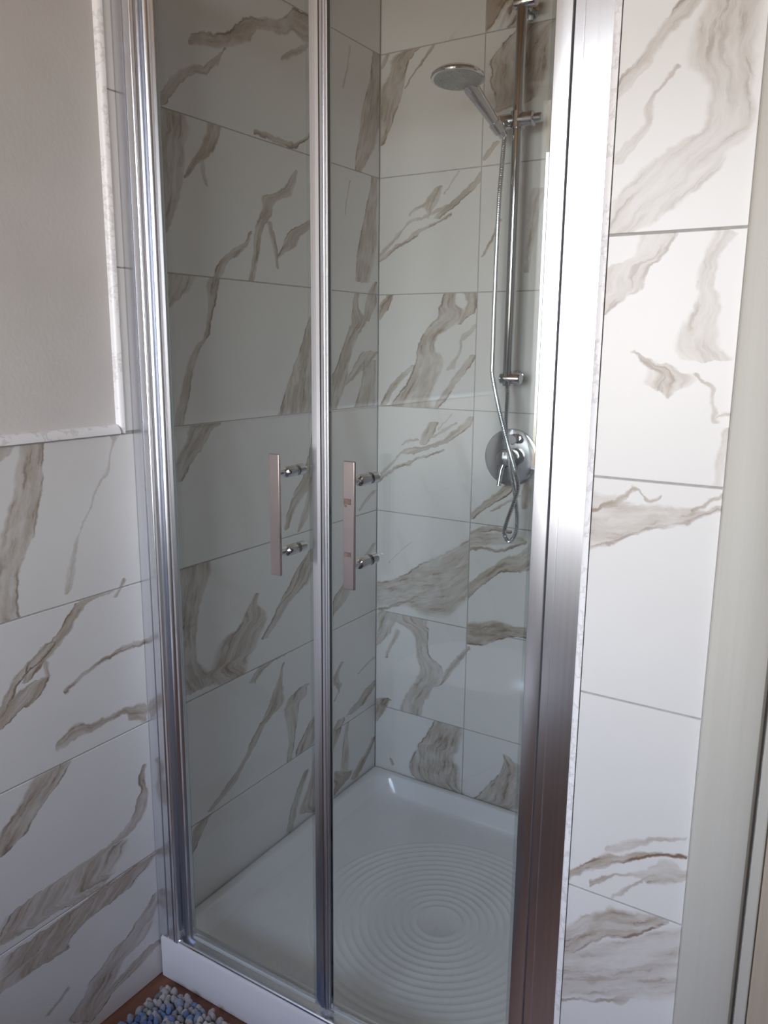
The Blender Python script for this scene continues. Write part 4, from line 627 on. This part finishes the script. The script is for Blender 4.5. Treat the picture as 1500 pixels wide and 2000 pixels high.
# bottom and top rails
def rail_prof(x0, x1, prof, name):
    bm = bmesh.new()
    a = [bm.verts.new((x0, y, z)) for y, z in prof]; b = [bm.verts.new((x1, y, z)) for y, z in prof]
    for i in range(len(prof)): bm.faces.new((a[i], a[(i+1) % len(prof)], b[(i+1) % len(prof)], b[i]))
    bm.faces.new(a); bm.faces.new(list(reversed(b))); epart(name, bm, ALU)
z0 = TZ+.0012
rail_prof(.0580, .8395, [(YF+.001, z0), (YF+.001, z0+.004), (YF+.003, z0+.006), (YF+.026, z0+.007), (YF+.028, z0+.014), (YF+.031, z0+.016), (YF+.040, z0+.016), (YF+.042, z0+.012), (YF+.042, z0)], 'bottom_rail')
rail_prof(.0580, .8395, [(YF+.002, ZT-.035), (YF+.002, ZT), (YF+.044, ZT), (YF+.044, ZT-.035)], 'top_rail')

GY = YF+.019; GT = .003       # glass plane (centre) and half thickness
GZ0, GZ1 = TZ+.020, ZT-.038
def leaf(xw, xm, sgn, hx, hy, lab):
    """xw: pivot side, xm: meeting edge; sgn +1 for the left leaf"""
    bm = bmesh.new(); xa, xb = sorted((xw+sgn*.018, xm-sgn*.008)); box(bm, xa, xb, GY-GT, GY+GT, GZ0, GZ1, .0006, 1)
    g = epart('glass_leaf', bm, GLASS, smooth=False, label=lab)
    # pivot profile with two rounded beads
    bm = bmesh.new(); P = [(0, GY+.012), (0, GY-.006), (.002, GY-.010), (.006, GY-.012), (.010, GY-.010), (.0125, GY-.0065), (.017, GY-.0065), (.019, GY-.009), (.0225, GY-.010), (.026, GY-.007), (.026, GY-.0034), (.0185, GY-.0034), (.0185, GY+.0034), (.0195, GY+.0034), (.0195, GY+.006), (.014, GY+.012)]
    if sgn < 0:
        P = [(0, GY+.012), (0, GY-.0185), (.0012, GY-.0195), (.012, GY-.0202), (.0225, GY-.0195), (.0238, GY-.018), (.0238, GY-.0034), (.0165, GY-.0034), (.0165, GY+.0034), (.0238, GY+.0034), (.0238, GY+.010), (.021, GY+.012)]
    pr = [(xw+sgn*x, y) for x, y in P]; pr = pr if sgn > 0 else list(reversed(pr))
    extrude_profile(bm, pr, GZ0-.0005, GZ1); epart('pivot_profile', bm, ALU, parent=g)
    bm = bmesh.new(); xa, xb = sorted((xw+sgn*.0265, xw+sgn*.034)); box(bm, xa, xb, GY-GT-.0013, GY-GT-.0003, GZ0, GZ1); epart('clear_seal', bm, SEALM, smooth=False, parent=g)
    # meeting stile: aluminium bead plus magnetic seal
    bm = bmesh.new(); Q = [(-.0005, GY+.008), (-.0005, GY-.0068), (-.0012, GY-.0075), (-.0080, GY-.0078), (-.0086, GY-.0072), (-.0092, GY-.0056), (-.0150, GY-.0055), (-.0156, GY-.0050), (-.0162, GY-.0040), (-.0205, GY-.0038), (-.0205, GY-.0034), (-.0075, GY-.0034), (-.0075, GY+.0034), (-.0205, GY+.0034), (-.0205, GY+.006), (-.010, GY+.0095)]
    w_ = 1.0 if sgn > 0 else .62
    pr = [(xm+sgn*x*w_, y) for x, y in Q]; pr = pr if sgn > 0 else list(reversed(pr))
    extrude_profile(bm, pr, GZ0-.0005, GZ1); epart('meeting_stile', bm, ALU, parent=g)
    bm = bmesh.new(); xa, xb = sorted((xm-sgn*.0208*w_, xm-sgn*(.0208*w_+.006))); box(bm, xa, xb, GY-GT-.0013, GY-GT-.0003, GZ0, GZ1); epart('clear_seal', bm, SEALM, smooth=False, parent=g)
    bm = bmesh.new(); xa, xb = sorted((xw+sgn*.0275, xm-sgn*.022)); box(bm, xa, xb, GY-GT-.0042, GY-GT-.0006, GZ0-.0015, GZ0+.006, .001, 1); epart('drip_seal', bm, DRIP, smooth=False, parent=g)
    # handle: flat bar, two turned stand-offs through the glass
    bm = bmesh.new(); by = GY-.052
    box(bm, hx-.0105, hx+.0105, by-.0055, by, T-.217, T-.011, .0012, 2)
    epart('handle_bar', bm, BARM, smooth=False, parent=g)
    if sgn < 0:  # small flat brown marks on the face of the right bar
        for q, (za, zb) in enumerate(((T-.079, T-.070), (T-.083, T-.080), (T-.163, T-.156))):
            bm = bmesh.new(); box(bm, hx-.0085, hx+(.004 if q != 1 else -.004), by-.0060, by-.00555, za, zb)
            epart('bar_mark', bm, MARKM, smooth=False, parent=g, label='flat brown mark on the handle bar')
    for hz in (T-.045, T-.181):
        bm = bmesh.new(); turned(bm, (hx, by-.0002, hz), (0, 1, 0), [(0, .0050), (.022, .0050), (.024, .0085), (.030, .0095), (.0475, .0095), (.0487, .0085)], 28)
        turned(bm, (hx, GY+GT+.0002, hz), (0, 1, 0), [(0, .0085), (.001, .0095), (.016, .0095), (.018, .0080)], 28)
        epart('stand_off', bm, CHROME, smooth=True, parent=g)
    return g
gl = leaf(.0640, .4370, 1, .3780, -.91, 'left clear glass leaf with a chrome bar handle')
gr = leaf(.8378, .4378, -1, .5270, -.905, 'right clear glass leaf with a chrome bar handle')

# ---------------------------------------------------------------- slide rail, hand shower, hose, mixer
RX, RY = .416, -.060
rail = empty('slide_rail', (RX, 0, T+.088), label='vertical chrome slide rail fixed to the marble back wall', cat='shower rail')
def rpart(name, bm, mt=CHROME, parent=rail):
    o = done(bm, name, mt, smooth=True); adopt(o, parent); return o
bm = bmesh.new(); turned(bm, (RX, RY, T+.070), (0, 0, 1), [(0, .0118), (.002, .0125), (.878, .0125), (.880, .0118)]); rpart('pole', bm)
for hz in (.088, .925):
    bm = bmesh.new(); turned(bm, (RX-.018, RY, T+hz), (1, 0, 0), [(0, .0125), (.002, .0140), (.050, .0140), (.053, .0120)])
    turned(bm, (RX, -.0003, T+hz), (0, -1, 0), [(0, .019), (.004, .019), (.006, .0095), (.050, .0095)])
    rpart('wall_bracket', bm)
bm = bmesh.new(); turned(bm, (RX-.047, RY, T+.678), (1, 0, 0), [(0, .0135), (.002, .0165), (.086, .0165), (.088, .013), (.089, .0105), (.104, .0105), (.106, .009)])
turned(bm, (RX, RY, T+.660), (0, 0, 1), [(0, .0165), (.001, .0172), (.036, .0172), (.037, .0165)])
rpart('slider', bm)
# swivel cone of the slider, left end
A = Vector((.3810, -.085, T+.658)); B = Vector((.3390, -.150, T+.735)); ax = (B-A).normalized()
bm = bmesh.new(); turned(bm, A-ax*.008, ax, [(0, .0128), (.001, .0150), (.026, .0165), (.027, .0158)])
tube(bm, [(RX-.034, RY-.004, T+.674), A+ax*.006], .0095); rpart('cone_holder', bm)

hand = empty('hand_shower', tuple(A), label='round chrome hand shower with grey nozzle face resting in the slider of the rail', cat='shower head')
bm = bmesh.new()
turned(bm, A-ax*.020, ax, [(0, .0095), (.002, .0105), (.021, .0112), (.060, .0135), (.100, .0160), (.128, .0180), (.140, .016)], 28)
rpart('handle', bm, CHROME, hand)
nrm = Vector((.04, -.10, -.99)).normalized(); C = Vector((.3300, -.200, T+.745))
bm = bmesh.new(); turned(bm, C-nrm*.020, nrm, [(0, .018), (.004, .034), (.010, .052), (.016, .0590), (.021, .0600), (.024, .0585), (.0242, .0540)], 48); rpart('head_shell', bm, CHROME, hand)
bm = bmesh.new(); turned(bm, C+nrm*.0043, nrm, [(0, .0535), (.0012, .0530), (.0016, .022), (.0024, .021)], 48)
u, v, d = frame_of(nrm)
for rr_, k_ in ((.012, 6), (.028, 14), (.037, 18), (.046, 24)):
    for k in range(k_):
        a = 2*math.pi*k/k_; p = C+nrm*.0058+(u*math.cos(a)+v*math.sin(a))*rr_
        turned(bm, p, nrm, [(0, .0016), (.0016, .0011)], 6)
NZ = vary('nozzle_plate', (.33, .34, .33), .35, 30, .1); rpart('nozzle_face', bm, NZ, hand)

hp = [(.389, .612), (.390, .560), (.391, .489), (.391, .304), (.392, .137), (.395, .094), (.416, .021), (.434, -.028), (.455, -.083), (.471, -.132), (.477, -.169), (.466, -.209), (.449, -.256), (.441, -.290), (.453, -.312), (.469, -.290), (.471, -.247), (.462, -.184), (.449, -.121), (.438, -.059), (.431, -.022), (.428, .015), (.422, .050), (.416, .069)]
ys = [-.084, -.084, -.094, -.098, -.100, -.102, -.108, -.114, -.120, -.118, -.112, -.106, -.102, -.100, -.096, -.094, -.094, -.096, -.098, -.096, -.092, -.085, -.070, -.060]
h0 = A-ax*.0215
pts = [tuple(h0), (h0.x-.001, h0.y+.000, h0.z-.014)]+[(x, y, T+z) for (x, z), y in zip(hp[1:], ys[1:])]
sp_ = spline(pts, 14); bm = bmesh.new()
# ribbed metal hose: radius pulses along the path
dense = []
for a, b in zip(sp_, sp_[1:]):
    L = (b-a).length; k = max(1, int(L/.0011))
    for q in range(k): dense.append(a+(b-a)*(q/k))
dense.append(sp_[-1])
tube(bm, dense, [.0052+.0006*(1 if (i//2) % 2 else -1) for i in range(len(dense))], 10)
HOSE = vary('ribbed_steel', (.60, .62, .65), .22, 60, .05, metal=1.0)
hose = done(bm, 'shower_hose', HOSE, smooth=False, label='silver metal shower hose hanging in a long narrow loop below the rail', cat='hose')

VX, VZ = .411, T-.114
valve = empty('mixer_valve', (VX, 0, VZ), label='chrome wall mixer with a round plate and downward lever behind the hose loop', cat='mixer tap')
bm = bmesh.new(); turned(bm, (VX, -.0004, VZ), (0, -1, 0), [(0, .0745), (.004, .0745), (.008, .0725), (.0095, .066), (.0100, .030)], 64); rpart('cover_plate', bm, CHROME, valve)
bm = bmesh.new(); turned(bm, (VX, -.010, VZ), (0, -1, 0), [(0, .0245), (.001, .0250), (.040, .0250), (.046, .0225), (.048, .017)], 40); rpart('cartridge_cap', bm, CHROME, valve)
bm = bmesh.new(); tube(bm, [(VX, -.048, VZ-.008), (VX-.004, -.056, VZ-.028), (VX-.007, -.062, VZ-.066)], [.0085, .0070, .0058], 16); rpart('lever', bm, CHROME, valve)
bm = bmesh.new(); turned(bm, (VX+.014, -.010, VZ+.050), (0, -1, 0), [(0, .013), (.001, .0135), (.026, .0135), (.029, .011)], 28); rpart('diverter_knob', bm, CHROME, valve)

# ---------------------------------------------------------------- bath mat of chenille tufts
random.seed(11)
mat_o = empty('bath_mat', (.30, -1.20, 0), label='blue, grey and white chenille bath mat on the brown floor by the tray', cat='bath mat')
mx0, mx1, my0, my1 = .050, .58, -1.72, -.905
bm = bmesh.new(); box(bm, mx0+.006, mx1-.006, my0+.006, my1-.006, .0012, .010, .003)
adopt(done(bm, 'backing', vary('mat_backing', (.12, .14, .20), .95, 30, .1)), mat_o)
bm = bmesh.new(); lay_c = bm.loops.layers.float_color.new('tuft')
cols = [(.07, .13, .34), (.10, .19, .46), (.15, .25, .50), (.28, .33, .46), (.42, .42, .45), (.50, .48, .48), (.60, .58, .57), (.26, .25, .28)]
nx = int((mx1-mx0)/.0125); ny = int((my1-my0)/.0125)
for i in range(nx):
    for j in range(ny):
        x = mx0+(i+.5)*.0125+random.uniform(-.003, .003); y = my0+(j+.5)*.0125+random.uniform(-.003, .003)
        cn = math.sin(x*31+1.3*math.sin(y*17))+math.sin(y*27+2*math.sin(x*13))+random.uniform(-1.4, 1.4)
        c = cols[min(7, max(0, int((cn+3)/6*8)))]
        k = random.uniform(.6, .95)
        lean = Vector((random.uniform(-.006, .006), random.uniform(-.006, .006), 0)); h = random.uniform(.016, .024); rd = random.uniform(.0066, .0082)
        base = Vector((x, y, .008)); levels = [(0, .75), (.35, 1.0), (.75, .9), (1, .35)]; prev = None; a0 = random.random()
        for t, rs in levels:
            c0 = base+lean*t+Vector((0, 0, h*t))
            cur = [bm.verts.new(c0+Vector((math.cos(a0+2*math.pi*q/6), math.sin(a0+2*math.pi*q/6), 0))*rd*rs) for q in range(6)]
            if prev:
                for q in range(6):
                    f_ = bm.faces.new((prev[q], prev[(q+1) % 6], cur[(q+1) % 6], cur[q])); f_.smooth = True
                    for l in f_.loops: l[lay_c] = (c[0]*k, c[1]*k, c[2]*k, 1)
            prev = cur
        f_ = bm.faces.new(prev)
        for l in f_.loops: l[lay_c] = (c[0]*k, c[1]*k, c[2]*k, 1)
me = bpy.data.meshes.new('tufts'); bm.to_mesh(me); bm.free()
mt, g, b = mat('chenille', (.3, .3, .4), 1.0, spec=.1)
at = g.n('ShaderNodeVertexColor', layer_name='tuft'); fz = g.noise(g.n('ShaderNodeTexCoord').outputs['Object'], 400, 2).outputs[0]
g.put(b.inputs['Base Color'], g.mix(g.m('MULTIPLY', fz, .15), at.outputs[0], (.45, .45, .50, 1))); b.inputs['Sheen Weight'].default_value = .3
adopt(link('tufts', me, mt, kind='stuff'), mat_o)

# ---------------------------------------------------------------- wall-hung toilet (seen mirrored in the glass)
toi = empty('toilet', (.0, -1.86, .40), label='white wall-hung toilet with closed lid, seen only as a reflection in the glass', cat='toilet')
def egg(x0, L, W, z, n=40, yc=-1.86):
    pts = []
    for k in range(n):
        a = 2*math.pi*k/n; c, s = math.cos(a), math.sin(a)
        x = x0+L/2+L/2*c; y = yc+W/2*math.copysign(abs(s)**.8, s)*(1-.10*c)
        pts.append((x, y, z))
    return pts
def loft(bm, secs):
    R = [[bm.verts.new(p) for p in s_] for s_ in secs]
    for a, b in zip(R, R[1:]):
        for k in range(len(a)): bm.faces.new((a[k], a[(k+1) % len(a)], b[(k+1) % len(a)], b[k]))
    bm.faces.new(R[0]); bm.faces.new(list(reversed(R[-1])))
bm = bmesh.new(); loft(bm, [egg(.002, .22, .20, .06), egg(.002, .30, .25, .10), egg(.002, .42, .32, .20), egg(.002, .50, .355, .30), egg(.002, .52, .365, .385), egg(.006, .51, .355, .395)])
adopt(done(bm, 'bowl', CERAMIC, smooth=True), toi)
bm = bmesh.new(); loft(bm, [egg(.05, .47, .365, .397), egg(.048, .475, .370, .402), egg(.05, .47, .365, .412)]); adopt(done(bm, 'seat', CERAMIC, smooth=True), toi)
bm = bmesh.new(); loft(bm, [egg(.05, .47, .362, .4135), egg(.048, .474, .366, .418), egg(.055, .46, .352, .431), egg(.08, .41, .30, .436)]); adopt(done(bm, 'lid', CERAMIC, smooth=True), toi)
